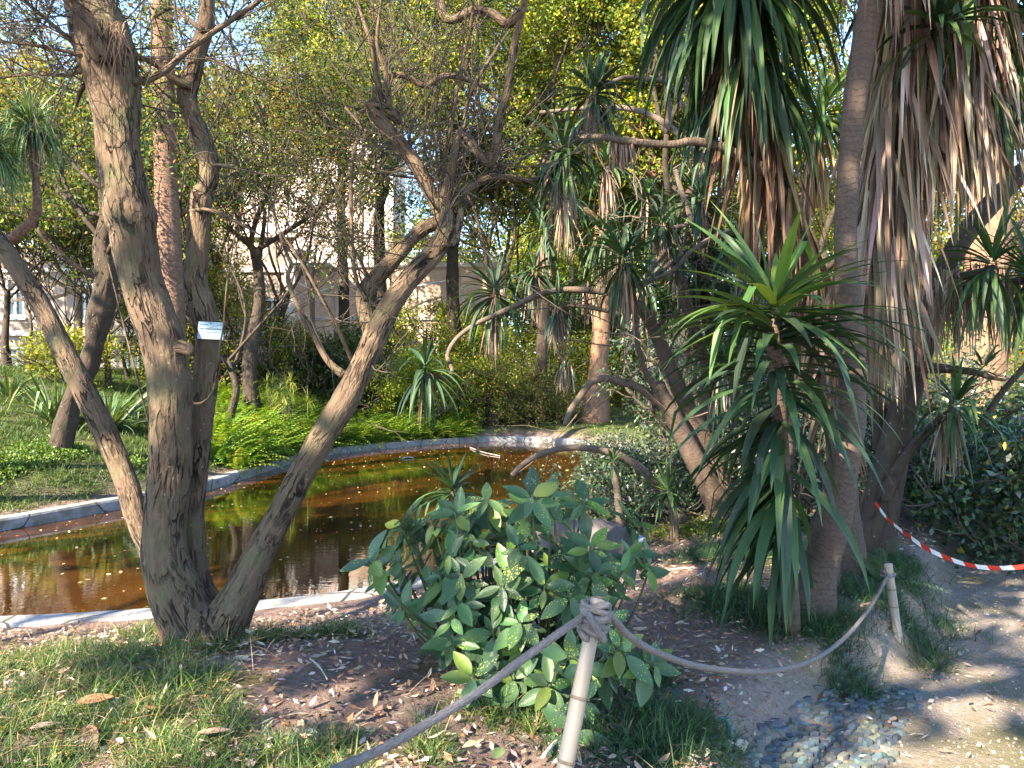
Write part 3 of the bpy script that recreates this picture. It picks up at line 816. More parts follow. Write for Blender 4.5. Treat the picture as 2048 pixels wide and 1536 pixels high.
# shaggy tuft of dry roots under the top bend
tf = MB()
nb_ = 90
base = np.array([P(232 + rng.normal(0, 9), 70 + rng.uniform(-30, 40), 4.28) for _ in range(nb_)])
sword(tf, base, rng.normal(0, .35, (nb_, 3)) + [.15, -.25, -.9], rng.uniform(.12, .3, nb_), .004, .5, pal(rng, nb_, [(.26, .17, .11), (.2, .13, .09)]), 4, 0, 2, rng, 'grass')
tf.build("dry_tuft", M['dead'], wl_)

# plant label
sg = thing("plant_label", "small pale blue botanical name plate nailed to the rear willow stem", "sign", P(417, 677, 4.42))
sd_ = 4.42
c0 = P(394.5, 677, sd_); c1 = P(446, 679, sd_); c2 = P(447.5, 645, sd_); c3 = P(397, 643, sd_)
mb = MB()
th_ = np.array([0, .004, 0])
mb.add([c0, c1, c2, c3, c0 + th_, c1 + th_, c2 + th_, c3 + th_], [(0, 1, 2, 3), (5, 4, 7, 6), (0, 4, 5, 1), (1, 5, 6, 2), (2, 6, 7, 3), (3, 7, 4, 0)])
mb.build("plate", plain_mat("label_plate", (.26, .37, .42), (.30, .41, .46), 8, .5, 0), sg)
ink = plain_mat("label_ink", (.03, .035, .04), (.05, .05, .06), 5, .7, 0)
def text(body, px, py, size, bold=0.0, shear=0.0):
    cu = bpy.data.curves.new("t", 'FONT'); cu.body = body; cu.size = size; cu.shear = shear; cu.offset = bold
    tmp = bpy.data.objects.new("t", cu); COL.objects.link(tmp)
    bpy.context.view_layer.update()
    me = bpy.data.meshes.new_from_object(tmp.evaluated_get(bpy.context.evaluated_depsgraph_get()))
    bpy.data.objects.remove(tmp)
    me.materials.clear(); me.materials.append(ink)
    o_ = bpy.data.objects.new("lettering", me); COL.objects.link(o_)
    o_.parent = sg; o_.location = Vector(P(px, py, sd_ - .0015)) - sg.location; o_.rotation_euler = (RAD(90), RAD(2), 0)
text("Salicaceae", 398.5, 649.5, .0125)
text("Salix atrocinerea Brot.", 398.8, 658.5, .0142, .0003, .25)
text("N. vulg. salgueiro-preto", 398, 665, .0118)
text("W. da Europa E. A. do N.", 398, 671, .0118)
mb = MB(); tube(mb, [P(421.8, 646.5, sd_ - .006), P(421.8, 646.5, sd_ + .02)], [.004, .003], 10, .01); mb.build("nail", ink, sg)

# ------------------------------------------------------------------ yucca heads
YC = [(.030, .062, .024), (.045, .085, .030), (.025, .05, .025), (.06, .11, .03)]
DC = [(.30, .23, .185), (.22, .155, .115), (.39, .315, .26), (.14, .10, .075), (.27, .185, .13)]
def yhead(parent, ctr, axis_, n, L, W, seed, skirt=0, skirtL=.5, low=-.75, droop=1.0, cols=YC, trunk=None, upright=1.0, spread_r=.03, dcols=DC, skW=None, nseg=6):
    rng = np.random.default_rng(seed)
    axis_ = unit(axis_)
    z = rng.uniform(low, 1, n) ; z = np.clip(z, -1, .99)
    az = rng.uniform(0, 2 * np.pi, n)
    a = unit(np.cross(axis_, [.3, .9, .1])); b_ = np.cross(axis_, a)
    rxy = np.sqrt(1 - z * z)
    d = axis_ * (z * upright)[:, None] + a * (np.cos(az) * rxy)[:, None] + b_ * (np.sin(az) * rxy)[:, None]
    base = ctr + d * spread_r + axis_ * (z * L * .10)[:, None]
    dr = droop * (1.1 - .75 * np.clip(z, -.4, 1)) * rng.uniform(.5, 1.3, n)
    kink = np.where(rng.uniform(0, 1, n) < .14, rng.integers(2, nseg, n), 99)
    mb = MB()
    sword(mb, base, d, L * rng.uniform(.65, 1.1, n) * (1 - .2 * np.clip(z, 0, 1)), W * rng.uniform(.75, 1.15, n), dr, pal(rng, n, cols, .2), nseg, .28, 3, rng, kink=kink)
    h = mb.build("leaf_head", M['yucca'], parent)
    if skirt:
        sk = MB(); az = rng.uniform(0, 2 * np.pi, skirt)
        if trunk is None:
            t = rng.uniform(0, 1, skirt); bs_ = ctr - axis_ * (t * L * .25)[:, None]
        else:
            tp_ = np.asarray(trunk); u_ = rng.uniform(0, len(tp_) - 1.001, skirt); i_ = u_.astype(int); bs_ = tp_[i_] + (tp_[i_ + 1] - tp_[i_]) * (u_ - i_)[:, None]
        out = np.stack([np.cos(az), np.sin(az), np.zeros(skirt)], 1)
        bs_ = bs_ + out * spread_r * rng.uniform(.6, 1.6, skirt)[:, None]
        dd = out * (rng.uniform(0, 1, skirt) ** 2 * .42)[:, None] + np.array([0, 0, -1.0]) + rng.normal(0, .09, (skirt, 3))
        sword(sk, bs_, dd, skirtL * rng.uniform(.55, 1.15, skirt), (skW or W * .75) * rng.uniform(.4, 1.1, skirt), .25, pal(rng, skirt, dcols, .22), 5, .5, 3, rng, kink=np.where(rng.uniform(0, 1, skirt) < .2, rng.integers(1, 4, skirt), 99))
        sk.build("dead_leaf_skirt", M['dead'], h)
    return h
def limb(mb, lst, d0, d1=None, sides=16, seed=0, amp=.03):
    pts, rr = pxpath(lst, d0, d1); tube(mb, pts, rr, sides, .04, barkdisp(amp, 10, .07, seed)); return pts

# Y1 : bare ringed trunk at the right
y1 = thing("yucca_tree", "tall yucca with a bare ringed trunk swelling at the foot beside the path", "tree", onground(1635, 4.75))
mb = MB()
limb(mb, [(1640, 1290, 112), (1632, 1245, 96), (1628, 1200, 84), (1642, 1130, 66), (1656, 1080, 66), (1671, 1024, 66), (1682, 945, 62), (1702, 860, 51), (1704, 780, 51), (1703, 700, 52), (1698, 600, 48), (1692, 512, 44), (1692, 430, 43), (1698, 330, 41), (1709, 200, 45), (1725, 100, 46), (1742, 0, 47), (1765, -150, 46), (1780, -280, 44)], 4.75, 4.6, 48, 21)
mb.build("trunk", M['yuccabark'], y1, True)
yhead(y1, P(1785, -330, 4.6), (0, 0, 1), 90, 1.0, .075, 501, 60, .9, trunk=[P(1765, -150, 4.6), P(1782, -300, 4.6)], spread_r=.08)
# Y1b : trunk dressed in dead leaves just behind
yb = thing("yucca_tree", "yucca trunk clothed in a long shaggy skirt of grey brown dead leaves", "tree", onground(1640, 5.35))
mb = MB()
tr_ = limb(mb, [(1640, 1200, 70), (1652, 1100, 60), (1676, 960, 50), (1698, 800, 46), (1716, 640, 46), (1742, 490, 46), (1772, 330, 50), (1795, 180, 52), (1815, 60, 52), (1835, -120, 50), (1840, -260, 48)], 5.35, 5.0, 30, 22)
mb.build("trunk", M['yuccabark'], yb, True)
yhead(yb, P(1845, -230, 5.0), (.05, -.1, 1), 110, 1.0, .08, 502, 620, .95, trunk=[P(1752, 560, 5.15), P(1744, 480, 5.12), P(1775, 330, 5.1), P(1795, 180, 5.08), P(1815, 60, 5.05), P(1840, -200, 5.0)], spread_r=.11, low=-.95, droop=1.3, skW=.055, nseg=7)
mb = MB()
limb(mb, [(1800, 150, 36), (1860, 110, 34), (1905, 60, 34), (1930, -20, 34), (1945, -120, 34)], 5.08, 5.0, 16, 23)
limb(mb, [(1905, 80, 26), (1960, 95, 22), (2010, 115, 20), (2060, 128, 18), (2120, 120, 18)], 5.1, 5.4, 14, 24)
mb.build("branch", M['yuccastem'], yb, True)
yhead(yb, P(1935, -90, 5.0), (.2, -.2, 1), 90, .95, .08, 503, 300, .95, trunk=[P(1895, 200, 5.05), P(1900, 140, 5.05), P(1930, -10, 5.0), P(1945, -130, 5.0)], spread_r=.13, low=-.9, droop=1.3, skW=.045)
yhead(yb, P(1875, 55, 4.7), (0, -.3, 1), 34, .5, .05, 504, 0, low=-.7, droop=1.0)
yhead(yb, P(2090, 60, 5.3), (-.2, 0, 1), 80, .9, .075, 505, 0, low=-.95, droop=1.5)
yhead(yb, P(1985, 200, 5.5), (.3, 0, 1), 46, .95, .075, 506, 160, .7, trunk=[P(1950, 260, 5.4), P(1975, 180, 5.45), P(2000, 100, 5.5)], spread_r=.1, low=-.95, droop=1.6, skW=.04)
# Y2 : big drooping head
y2 = thing("yucca_tree", "yucca with a huge hanging green leaf head at top and rust coloured dead leaves", "tree", onground(1690, 6.0))
mb = MB()
limb(mb, [(1690, 1190, 84), (1690, 1120, 80), (1685, 1000, 60), (1682, 900, 54), (1668, 760, 52), (1645, 620, 50), (1612, 510, 48), (1565, 400, 44), (1520, 270, 40), (1488, 120, 40), (1475, -20, 40), (1470, -90, 36)], 6.0, 5.3, 24, 25)
mb.build("trunk", M['yuccabark'], y2, True)
hd = yhead(y2, P(1468, -75, 5.3), (0, -.05, 1), 120, 1.2, .075, 510, 190, .9, trunk=[P(1560, 390, 5.5), P(1520, 270, 5.45), P(1492, 140, 5.35), P(1480, 20, 5.3)], spread_r=.1, low=-1, droop=1.6, dcols=[(.22, .135, .085), (.17, .10, .065), (.27, .18, .115), (.12, .075, .055)], skW=.05, nseg=8)
# hanging green collar leaves down the trunk
rng = np.random.default_rng(33)
mb = MB(); n = 130
tp_ = np.array([P(1505, 190, 5.38), P(1488, 110, 5.34), P(1478, 0, 5.3), P(1470, -80, 5.3)]); u_ = rng.uniform(.4, 2.99, n); i_ = u_.astype(int)
bs_ = tp_[i_] + (tp_[i_ + 1] - tp_[i_]) * (u_ - i_)[:, None]; az = rng.uniform(0, 6.283, n)
out = np.stack([np.cos(az), np.sin(az), 0 * az], 1)
sword(mb, bs_ + out * .08, out * rng.uniform(.25, 1.0, n)[:, None] + [0, 0, -.55], rng.uniform(.75, 1.2, n), rng.uniform(.045, .08, n), 1.2, pal(rng, n, YC, .2), 7, .28, 3, rng)
mb.build("leaf_collar", M['yucca'], y2)
mb = MB(); n = 150
tp_ = np.array([P(1672, 830, 5.9), P(1655, 680, 5.8), P(1625, 540, 5.7), P(1580, 430, 5.6)]); u_ = rng.uniform(0, 2.99, n); i_ = u_.astype(int)
bs_ = tp_[i_] + (tp_[i_ + 1] - tp_[i_]) * (u_ - i_)[:, None]; az = rng.uniform(0, 6.283, n); out = np.stack([np.cos(az), np.sin(az), 0 * az], 1)
sword(mb, bs_ + out * .09, out * .35 + [0, 0, -1.0], rng.uniform(.3, .75, n), rng.uniform(.02, .05, n), .3, pal(rng, n, [(.22, .135, .085), (.17, .105, .07), (.27, .19, .125), (.12, .075, .055)], .2), 5, .5, 3, rng)
mb.build("dead_leaf_skirt", M['dead'], y2)
mb = MB()
limb(mb, [(1566, 392, 26), (1536, 347, 24), (1491, 317, 22), (1441, 293, 20), (1384, 283, 17), (1341, 289, 15), (1257, 283, 14), (1211, 275, 13), (1157, 277, 13), (1111, 300, 12), (1084, 322, 9), (1112, 325, 9), (1125, 318, 9)], 5.4, 4.9, 16, 26)
mb.build("branch", M['yuccastem'], y2, True)
yhead(y2, P(1127, 310, 4.9), (.05, 0, 1), 75, .42, .034, 511, 70, .42, spread_r=.035, low=-.9, droop=.9, skW=.02)
# Y3 : leaning cluster
y3 = thing("yucca_tree", "many stemmed yucca whose thin limbs arch left over the pond, ending in leaf rosettes", "tree", onground(1430, 8.8))
mb = MB()
limb(mb, [(1455, 1050, 62), (1437, 1012, 52), (1414, 965, 46), (1391, 922, 42), (1365, 870, 36), (1345, 830, 34), (1322, 790, 32), (1316, 768, 30)], 8.9, 8.6, 24, 31)
limb(mb, [(1480, 1030, 50), (1457, 995, 44), (1417, 895, 36), (1374, 812, 32), (1341, 739, 30), (1317, 679, 27), (1291, 629, 25), (1277, 609, 20)], 9.2, 8.6, 20, 32)
limb(mb, [(1480, 1040, 44), (1450, 985, 36), (1410, 910, 28), (1414, 745, 25), (1401, 699, 24), (1374, 612, 22), (1357, 555, 20), (1344, 512, 18), (1330, 470, 16), (1322, 450, 14)], 9.4, 8.8, 16, 33)
limb(mb, [(1500, 1030, 44), (1480, 900, 32), (1461, 745, 25), (1431, 699, 24), (1417, 645, 22), (1404, 560, 20), (1400, 480, 18), (1400, 410, 16)], 9.6, 9.2, 16, 34)
limb(mb, [(1310, 775, 15), (1290, 740, 12), (1277, 700, 11), (1272, 650, 10), (1268, 600, 10), (1255, 540, 10)], 8.6, 8.2, 10, 35)
mb.build("trunk", M['yuccabark'], y3, True)
br = MB()
limb(br, [(1284, 615, 16), (1231, 590, 14), (1191, 582, 13), (1124, 580, 12), (1074, 592, 12), (1024, 615, 11), (979, 635, 10), (945, 652, 9), (912, 679, 9), (895, 712, 9), (905, 742, 9), (889, 757, 9), (860, 748, 8)], 8.6, 8.2, 10, 36)
limb(br, [(1240, 628, 9), (1191, 617, 9), (1157, 612, 9), (1124, 612, 9), (1114, 625, 8)], 8.6, 8.4, 10, 37)
limb(br, [(1118, 630, 7), (1107, 670, 6), (1115, 700, 7), (1132, 728, 8)], 8.4, 8.4, 8, 38)
limb(br, [(1317, 805, 20), (1277, 775, 16), (1241, 764, 15), (1211, 757, 15), (1181, 766, 14), (1157, 799, 14), (1141, 822, 13), (1130, 850, 10)], 8.7, 8.2, 12, 39)
limb(br, [(1365, 1040, 22), (1351, 1019, 20), (1317, 979, 18), (1284, 939, 17), (1241, 912, 15), (1191, 899, 14), (1141, 895, 13), (1091, 905, 12), (1051, 925, 11), (1024, 950, 10)], 8.3, 7.6, 12, 40)
limb(br, [(1345, 520, 12), (1300, 560, 11), (1280, 570, 10), (1330, 500, 8)], 8.7, 8.6, 8, 41)
limb(br, [(1404, 490, 13), (1450, 468, 12), (1500, 465, 12), (1440, 470, 10), (1385, 500, 9), (1340, 545, 9), (1275, 568, 9)], 9.0, 8.5, 10, 42)
limb(br, [(1350, 340, 10), (1375, 420, 11), (1383, 440, 11), (1365, 452, 9), (1340, 456, 8)], 8.8, 8.7, 8, 43)
limb(br, [(1440, 330, 18), (1400, 310, 15), (1350, 262, 14), (1300, 230, 12), (1250, 216, 11), (1190, 215, 9), (1080, 225, 7)], 8.2, 8.6, 10, 44)
limb(br, [(1440, 260, 12), (1385, 240, 11), (1340, 170, 10), (1290, 158, 10), (1250, 155, 9), (1210, 172, 8), (1188, 190, 8)], 7.4, 7.2, 10, 45)
limb(br, [(1400, 265, 10), (1382, 200, 10), (1362, 140, 9), (1345, 98, 9), (1332, 130, 9), (1338, 200, 8), (1342, 260, 7)], 7.6, 7.6, 10, 46)
rng = np.random.default_rng(77)
for k_ in range(46):
    whip(br, P(rng.uniform(1200, 1560), rng.uniform(330, 830), rng.uniform(8.2, 9.8)), rng.normal(0, .8, 3) + [-.3, 0, .2], rng.uniform(.6, 1.6), .010, 1, rng, .03)
br.build("branch", M['yuccastem'], y3, True)
YB = [(.035, .075, .03), (.055, .10, .035), (.03, .055, .03)]
heads = [(850, 742, 8.2, 95, 46, 10), (990, 588, 8.6, 95, 60, 45), (1115, 618, 8.4, 62, 30, 70), (1132, 722, 8.4, 45, 12, 70), (1068, 545, 9.5, 75, 50, 36), (1248, 522, 8.2, 105, 75, 80), (1187, 190, 7.2, 95, 64, 40), (1294, 392, 9.2, 70, 46, 12), (1322, 445, 8.7, 66, 46, 50), (1400, 402, 9.2, 105, 70, 40), (1240, 455, 9.4, 80, 50, 12), (1450, 560, 9.2, 110, 70, 30), (1385, 640, 9.4, 90, 46, 30), (1130, 400, 9.6, 85, 50, 50), (1500, 470, 8.0, 100, 60, 40), (1355, 500, 9.0, 85, 40, 20), (1205, 470, 9.8, 90, 50, 40), (1290, 560, 9.4, 90, 46, 40), (1420, 470, 9.6, 110, 60, 40), (1480, 640, 8.8, 110, 54, 40), (1340, 610, 9.8, 80, 40, 20), (1215, 330, 9.0, 80, 40, 50), (1440, 730, 8.6, 90, 40, 20), (1385, 560, 9.3, 95, 46, 40), (1520, 560, 8.6, 110, 54, 30), (1090, 470, 9.9, 70, 40, 20), (1170, 560, 9.9, 70, 40, 30)]
for i, (px, py, d, rpx, n, sk) in enumerate(heads):
    yhead(y3, P(px, py, d), (np.random.default_rng(i).normal(0, .15), -.1, 1), n, rpx * 1.25 * d / F, .036 + .0002 * rpx, 520 + i, sk, rpx * 1.2 * d / F, low=-.85, droop=.95, cols=YB, spread_r=.04, skW=.028)
# hanging dead clump on the long limb
mb = MB(); rng = np.random.default_rng(8); n = 90
bs_ = np.array([P(rng.uniform(1222, 1268), 278 + rng.uniform(-6, 8), 5.2 + rng.uniform(-.06, .06)) for _ in range(n)])
sword(mb, bs_, rng.normal(0, .13, (n, 3)) + [0, 0, -1], rng.uniform(.12, .28, n), .016, .2, pal(rng, n, DC), 4, .5, 3, rng)
mb.build("dead_leaf_skirt", M['dead'], y2)
# rosette with sunlight put into its brighter leaf colours
y6 = thing("yucca_tree", "bright sunlit yucca rosette on a slim stem between the two big trunks", "tree", onground(1610, 8.0))
mb = MB(); limb(mb, [(1556, 1090, 50), (1560, 1010, 46), (1575, 800, 34), (1590, 600, 28), (1605, 480, 24), (1622, 360, 20), (1636, 245, 18)], 8.0, 7.5, 14, 47); mb.build("trunk", M['yuccabark'], y6, True)
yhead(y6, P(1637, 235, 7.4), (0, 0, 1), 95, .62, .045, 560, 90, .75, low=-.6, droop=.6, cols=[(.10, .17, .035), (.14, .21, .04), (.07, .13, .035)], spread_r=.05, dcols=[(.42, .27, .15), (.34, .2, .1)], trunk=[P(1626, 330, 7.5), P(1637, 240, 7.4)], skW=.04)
# right hand dark leaning tree with branches and heads
y7 = thing("yucca_tree", "dark leaning yucca at the right edge with a straggling bent side limb", "tree", onground(1765, 6.6))
mb = MB()
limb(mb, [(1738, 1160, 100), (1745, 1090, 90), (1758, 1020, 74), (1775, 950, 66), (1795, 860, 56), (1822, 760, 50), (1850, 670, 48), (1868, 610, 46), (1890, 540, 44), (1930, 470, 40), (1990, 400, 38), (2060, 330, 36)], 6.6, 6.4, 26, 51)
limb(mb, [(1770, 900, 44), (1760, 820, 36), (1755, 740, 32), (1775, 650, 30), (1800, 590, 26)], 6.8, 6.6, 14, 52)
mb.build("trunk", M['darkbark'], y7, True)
mb = MB()
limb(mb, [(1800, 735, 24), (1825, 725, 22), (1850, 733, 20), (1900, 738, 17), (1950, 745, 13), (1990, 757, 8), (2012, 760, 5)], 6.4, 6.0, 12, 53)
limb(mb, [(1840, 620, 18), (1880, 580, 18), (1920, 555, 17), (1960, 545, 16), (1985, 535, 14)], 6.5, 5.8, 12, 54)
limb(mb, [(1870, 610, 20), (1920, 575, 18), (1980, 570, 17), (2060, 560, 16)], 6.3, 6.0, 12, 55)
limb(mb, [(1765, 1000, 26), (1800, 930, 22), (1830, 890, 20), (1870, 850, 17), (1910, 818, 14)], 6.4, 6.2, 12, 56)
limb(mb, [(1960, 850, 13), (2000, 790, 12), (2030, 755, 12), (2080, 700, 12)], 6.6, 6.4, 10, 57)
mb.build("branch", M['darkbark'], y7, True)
yhead(y7, P(1985, 535, 5.6), (0, -.2, 1), 60, .62, .05, 570, 0, low=-.95, droop=1.4, cols=[(.05, .10, .03), (.09, .16, .035), (.035, .065, .03)])
yhead(y7, P(1912, 815, 6.1), (.1, -.2, 1), 44, .60, .042, 571, 50, .5, low=-.9, droop=.9, trunk=[P(1880, 850, 6.2), P(1908, 822, 6.1)])
yhead(y7, P(2070, 560, 5.8), (-.3, 0, 1), 50, .7, .05, 572, 0, low=-.9, droop=1.2)
yhead(y7, P(1965, 740, 6.1), (.2, 0, 1), 12, .3, .03, 573, 0, low=-.2, droop=.5)
mb = MB(); rng = np.random.default_rng(9); n = 230
tp_ = np.array([P(1850, 590, 6.3), P(1900, 555, 6.2), P(1950, 540, 6.1), P(2060, 545, 6.0)]); u_ = rng.uniform(0, 2.99, n); i_ = u_.astype(int)
bs_ = tp_[i_] + (tp_[i_ + 1] - tp_[i_]) * (u_ - i_)[:, None] + rng.normal(0, .06, (n, 3))
sword(mb, bs_, rng.normal(0, .09, (n, 3)) + [0, 0, -1], rng.uniform(.3, .75, n), .022, .1, pal(rng, n, DC), 4, .5, 3, rng)
mb.build("dead_leaf_skirt", M['dead'], y7)
# Y4 young plant in front
y4 = thing("young_yucca", "young yucca leafy from head to foot standing in front of the ringed trunk", "plant", onground(1585, 4.45))
mb = MB(); stm = limb(mb, [(1588, 1310, 38), (1582, 1220, 34), (1575, 1110, 32), (1568, 1000, 30), (1562, 880, 30), (1556, 780, 30), (1549, 700, 28), (1548, 640, 26)], 4.5, 4.2, 20, 58, .12); mb.build("stem", M['yuccabark'], y4, True)
yhead(y4, P(1550, 625, 4.2), (-.05, -.1, 1), 62, .76, .066, 580, 0, low=-.25, droop=.55, cols=[(.06, .12, .03), (.10, .18, .035), (.045, .085, .035)], spread_r=.03, nseg=8)
rng = np.random.default_rng(44); mb = MB(); n = 175
tp_ = np.asarray(stm); u_ = rng.uniform(2.2, len(tp_) - 1.01, n); i_ = u_.astype(int); bs_ = tp_[i_] + (tp_[i_ + 1] - tp_[i_]) * (u_ - i_)[:, None]
hh_ = (u_ - 2.4) / (len(tp_) - 3.4); az = rng.uniform(0, 6.283, n); az = np.where((np.cos(az) > .15) & (hh_ < .5) & (rng.uniform(0, 1, n) < .85), np.pi - az, az); out = np.stack([np.cos(az), np.sin(az), 0 * az], 1)
sword(mb, bs_ + out * .03, out + np.stack([0 * hh_, 0 * hh_, -.75 + 1.15 * hh_], 1), rng.uniform(.6, .98, n) * (.8 + .2 * hh_), rng.uniform(.055, .082, n), .45 + .75 * (1 - hh_), pal(rng, n, [(.035, .07, .028), (.05, .09, .035), (.03, .055, .03)], .2), 8, .25, 3, rng, kink=np.where(rng.uniform(0, 1, n) < .14, rng.integers(3, 7, n), 99))
mb.build("leaves", M['yucca'], y4)
# small ground yuccas
for i, (px, py, d, n, L, lab) in enumerate([(905, 985, 6.6, 46, .48, "small spiky yucca rosette behind the speckled bush at the water edge"), (1335, 985, 7.9, 55, .45, "small spiky yucca rosette on a bent stub at the foot of the leaning limbs"), (1225, 925, 7.6, 16, .3, "tiny yucca sprout growing from the low arching limb")]):
    rt = thing("small_yucca", lab, "plant", onground(px, d))
    mb = MB(); g0 = onground(px + 15, d); tube(mb, [g0 - [0, 0, .05], (g0 + P(px, py, d)) / 2 + [.03, 0, 0], P(px, py, d)], [.05, .04, .03], 12, .04); mb.build("stem", M['yuccastem'], rt, True)
    yhead(rt, P(px, py, d), (0, -.1, 1), n, L, .042, 590 + i, 0, low=-.35, droop=.5, cols=[(.05, .10, .03), (.07, .13, .04), (.035, .07, .035)])

# ------------------------------------------------------------------ speckled bush
ab = thing("speckled_bush", "broad leaved bush with yellow speckled leaves behind the tied bamboo post", "bush", onground(1050, 3.85))
rng = np.random.default_rng(61)
wh = [(790, 1100), (735, 1100), (830, 1050), (760, 1130), (870, 1040), (900, 1085), (955, 1000), (1000, 1050), (1060, 1000), (1100, 950), (975, 945), (1060, 945), (1150, 950), (1070, 1085), (1150, 1080), (1200, 1090), (1270, 1085), (1285, 1015), (1180, 1130), (1140, 1170), (1090, 1150), (1000, 1130), (920, 1130), (860, 1170), (800, 1190), (900, 1210), (960, 1200), (1040, 1220), (950, 1265), (880, 1250), (1000, 1290), (945, 1330), (1020, 1350), (1060, 1300), (1110, 1250), (1100, 1330), (1240, 1275), (1250, 1300), (1170, 1380), (1180, 1430), (1150, 1440), (1120, 1370), (1210, 1155), (1185, 1190), (1245, 1120), (1020, 1090), (1120, 1110), (940, 1060), (985, 1175), (1060, 1170), (1140, 1290), (905, 1160), (1075, 1380), (985, 1240), (1210, 1230)]
wh += [(a_ + rng.normal(0, 38), b_ + rng.normal(0, 34)) for a_, b_ in wh if 820 < a_ < 1180 and b_ > 1000][:52]
wh += [(a_ + rng.normal(0, 30), b_ + rng.normal(0, 26)) for a_, b_ in wh[:76] if b_ < 1330][:50]
lf = MB(); sm = MB()
foot = onground(1060, 3.9)
tops = []
for (px, py) in wh:
    hpx = (1440 - py) / 500.0
    d = rng.uniform(3.45, 4.25) if py < 1330 else rng.uniform(3.3, 3.6)
    if px > 1130 and py > 1220: d = rng.uniform(3.15, 3.4)
    c_ = P(px, max(py, 965 + abs(px - 1060) * .12) + 22, d); tops.append(c_)
    f_ = foot + np.array([rng.normal(0, .12) + (c_[0] - foot[0]) * .3, rng.normal(0, .1), 0]); f_[2] = float(ground(f_[:1], f_[1:2])[0])
    ax_ = unit(np.array([(c_[0] - foot[0]) * .9, (c_[1] - foot[1]) * .8 - .35, .55]))
    midp = (c_ * .55 + f_ * .45) + np.array([(c_[0] - f_[0]) * .12, 0, -.05])
    tube(sm, [f_ - [0, 0, .03], midp, c_], [.009, .0075, .005], 6, .06)
    k_ = rng.integers(6, 10)
    az = np.arange(k_) * 2.4 + rng.uniform(0, 6); a = unit(np.cross(ax_, [.2, .3, 1])); b_ = np.cross(ax_, a)
    el = rng.uniform(-.35, .75, k_)
    dv = a * np.cos(az)[:, None] + b_ * np.sin(az)[:, None] + ax_ * el[:, None] + np.array([0, 0, -.02])
    bs_ = c_ - ax_ * (np.arange(k_)[:, None] * .012)
    L_ = rng.uniform(.08, .165, k_)
    cl = pal(rng, k_, [(.062, .118, .046), (.08, .145, .052), (.048, .092, .042), (.125, .19, .036)], .2, [.35, .3, .2, .15])
    cl = np.concatenate([cl, rng.choice([.35, .7, 1.0], (k_, 1), p=[.35, .4, .25])], 1)
    blades(lf, bs_ + unit(dv) * .012, dv, ax_ + [0, -.15, .35] + rng.normal(0, .15, (k_, 3)), L_, L_ * rng.uniform(.40, .54, k_), cl, rng.uniform(.03, .32), 7)
sm.build("stems", plain_mat("green_stem", (.05, .07, .03), (.10, .10, .05), 20, .6, 0), ab)
lf.build("leaves", M['aucuba'], ab, True)

# ------------------------------------------------------------------ posts, ropes, tape
def bamboo_mat():
    m, nt, bs = nodes("bamboo")
    bk = attr(nt, "bk").outputs["Vector"]
    f = noise(nt, mapping(nt, bk, (60, 60, 3)), 1, 5)
    c = mix(nt, ramp(nt, f, [(.3, 0.0), (.7, 1.0)]), (.20, .155, .11), (.33, .27, .205))
    c = mix(nt, ramp(nt, noise(nt, bk, 12, 4), [(.5, 0.0), (.7, .6)]), c, (.26, .24, .21))
    nt.links.new(c, bs.inputs["Base Color"]); bs.inputs["Roughness"].default_value = .55
    bump(nt, bs, f, .3, .003); return m
M['bamboo'] = bamboo_mat()
def ropemat():
    m, nt, bs = nodes("rope_fibre")
    bk = attr(nt, "bk").outputs["Vector"]
    f = noise(nt, mapping(nt, bk, (260, 260, 60)), 1, 4)
    c = mix(nt, ramp(nt, f, [(.3, 0.0), (.7, 1.0)]), (.085, .072, .066), (.20, .172, .155))
    nt.links.new(c, bs.inputs["Base Color"]); bs.inputs["Roughness"].default_value = .95; bump(nt, bs, f, .6, .002); return m
M['rope'] = ropemat()
def node_disp(spacing, off):
    def f(th, s, r):
        k_ = np.abs(((s + off) % spacing) - spacing / 2)
        return 1 + .10 * np.exp(-(k_ / .006) ** 2) - .05 * np.exp(-((k_ - .012) / .006) ** 2)
    return f
def strand(pitch=.05, dep=.30):
    def f(th, s, r): return 1 - dep + dep * 1.25 * np.abs(np.sin(1.5 * (th + s / pitch * 2 * np.pi)))
    return f
PT = P(1196, 1198, 2.08); PB0 = P(1128, 1545, 1.98); dv = unit(PB0 - PT); gz = float(ground(np.array([PT[0]]), np.array([2.0]))[0]) - .15
PB = PT + dv * ((PT[2] - gz) / -dv[2])
p1 = thing("bamboo_post", "near leaning bamboo post with rope lashed around its top", "post", PB)
mb = MB(); tube(mb, [PT, PT * .66 + PB * .34, PT * .33 + PB * .67, PB], [.0205, .0225, .0235, .024], 28, .012, barkdisp(.015, 9, .03, 7)); mb.build("cane", M['bamboo'], p1, True)
ringm = plain_mat("bamboo_node", (.10, .075, .05), (.20, .155, .11), 40, .8, 0)
def node_rings(parent, a, d_, dists, r):
    for t_ in dists:
        q_ = a + d_ * t_; k2 = MB(); tube(k2, [q_ - d_ * .005, q_, q_ + d_ * .004], [r * .985, r * 1.05, r * .985], 26, .004, cap=False); k2.build("node_ring", ringm, parent, True)
node_rings(p1, PT, dv, [.262, .425, .60, .79], .0240)
mb = MB(); tube(mb, [PT + [0, 0, .0042], PT + [0, 0, .0052]], [.013, .013], 14, .01); mb.build("hollow_end", plain_mat("bamboo_hollow", (.10, .07, .045), (.16, .11, .07), 30, .9, 0), p1)
p2t = P(1776, 1128, 4.75); p2b = onground(1799, 4.75); p2b[2] -= .1
p2 = thing("bamboo_post", "far bamboo post holding the rope end at the corner of the path", "post", p2b)
mb = MB(); tube(mb, [p2t, (p2t + p2b) / 2, p2b], [.026, .028, .030], 22, .012, barkdisp(.02, 9, .03, 8)); mb.build("cane", M['bamboo'], p2, True)
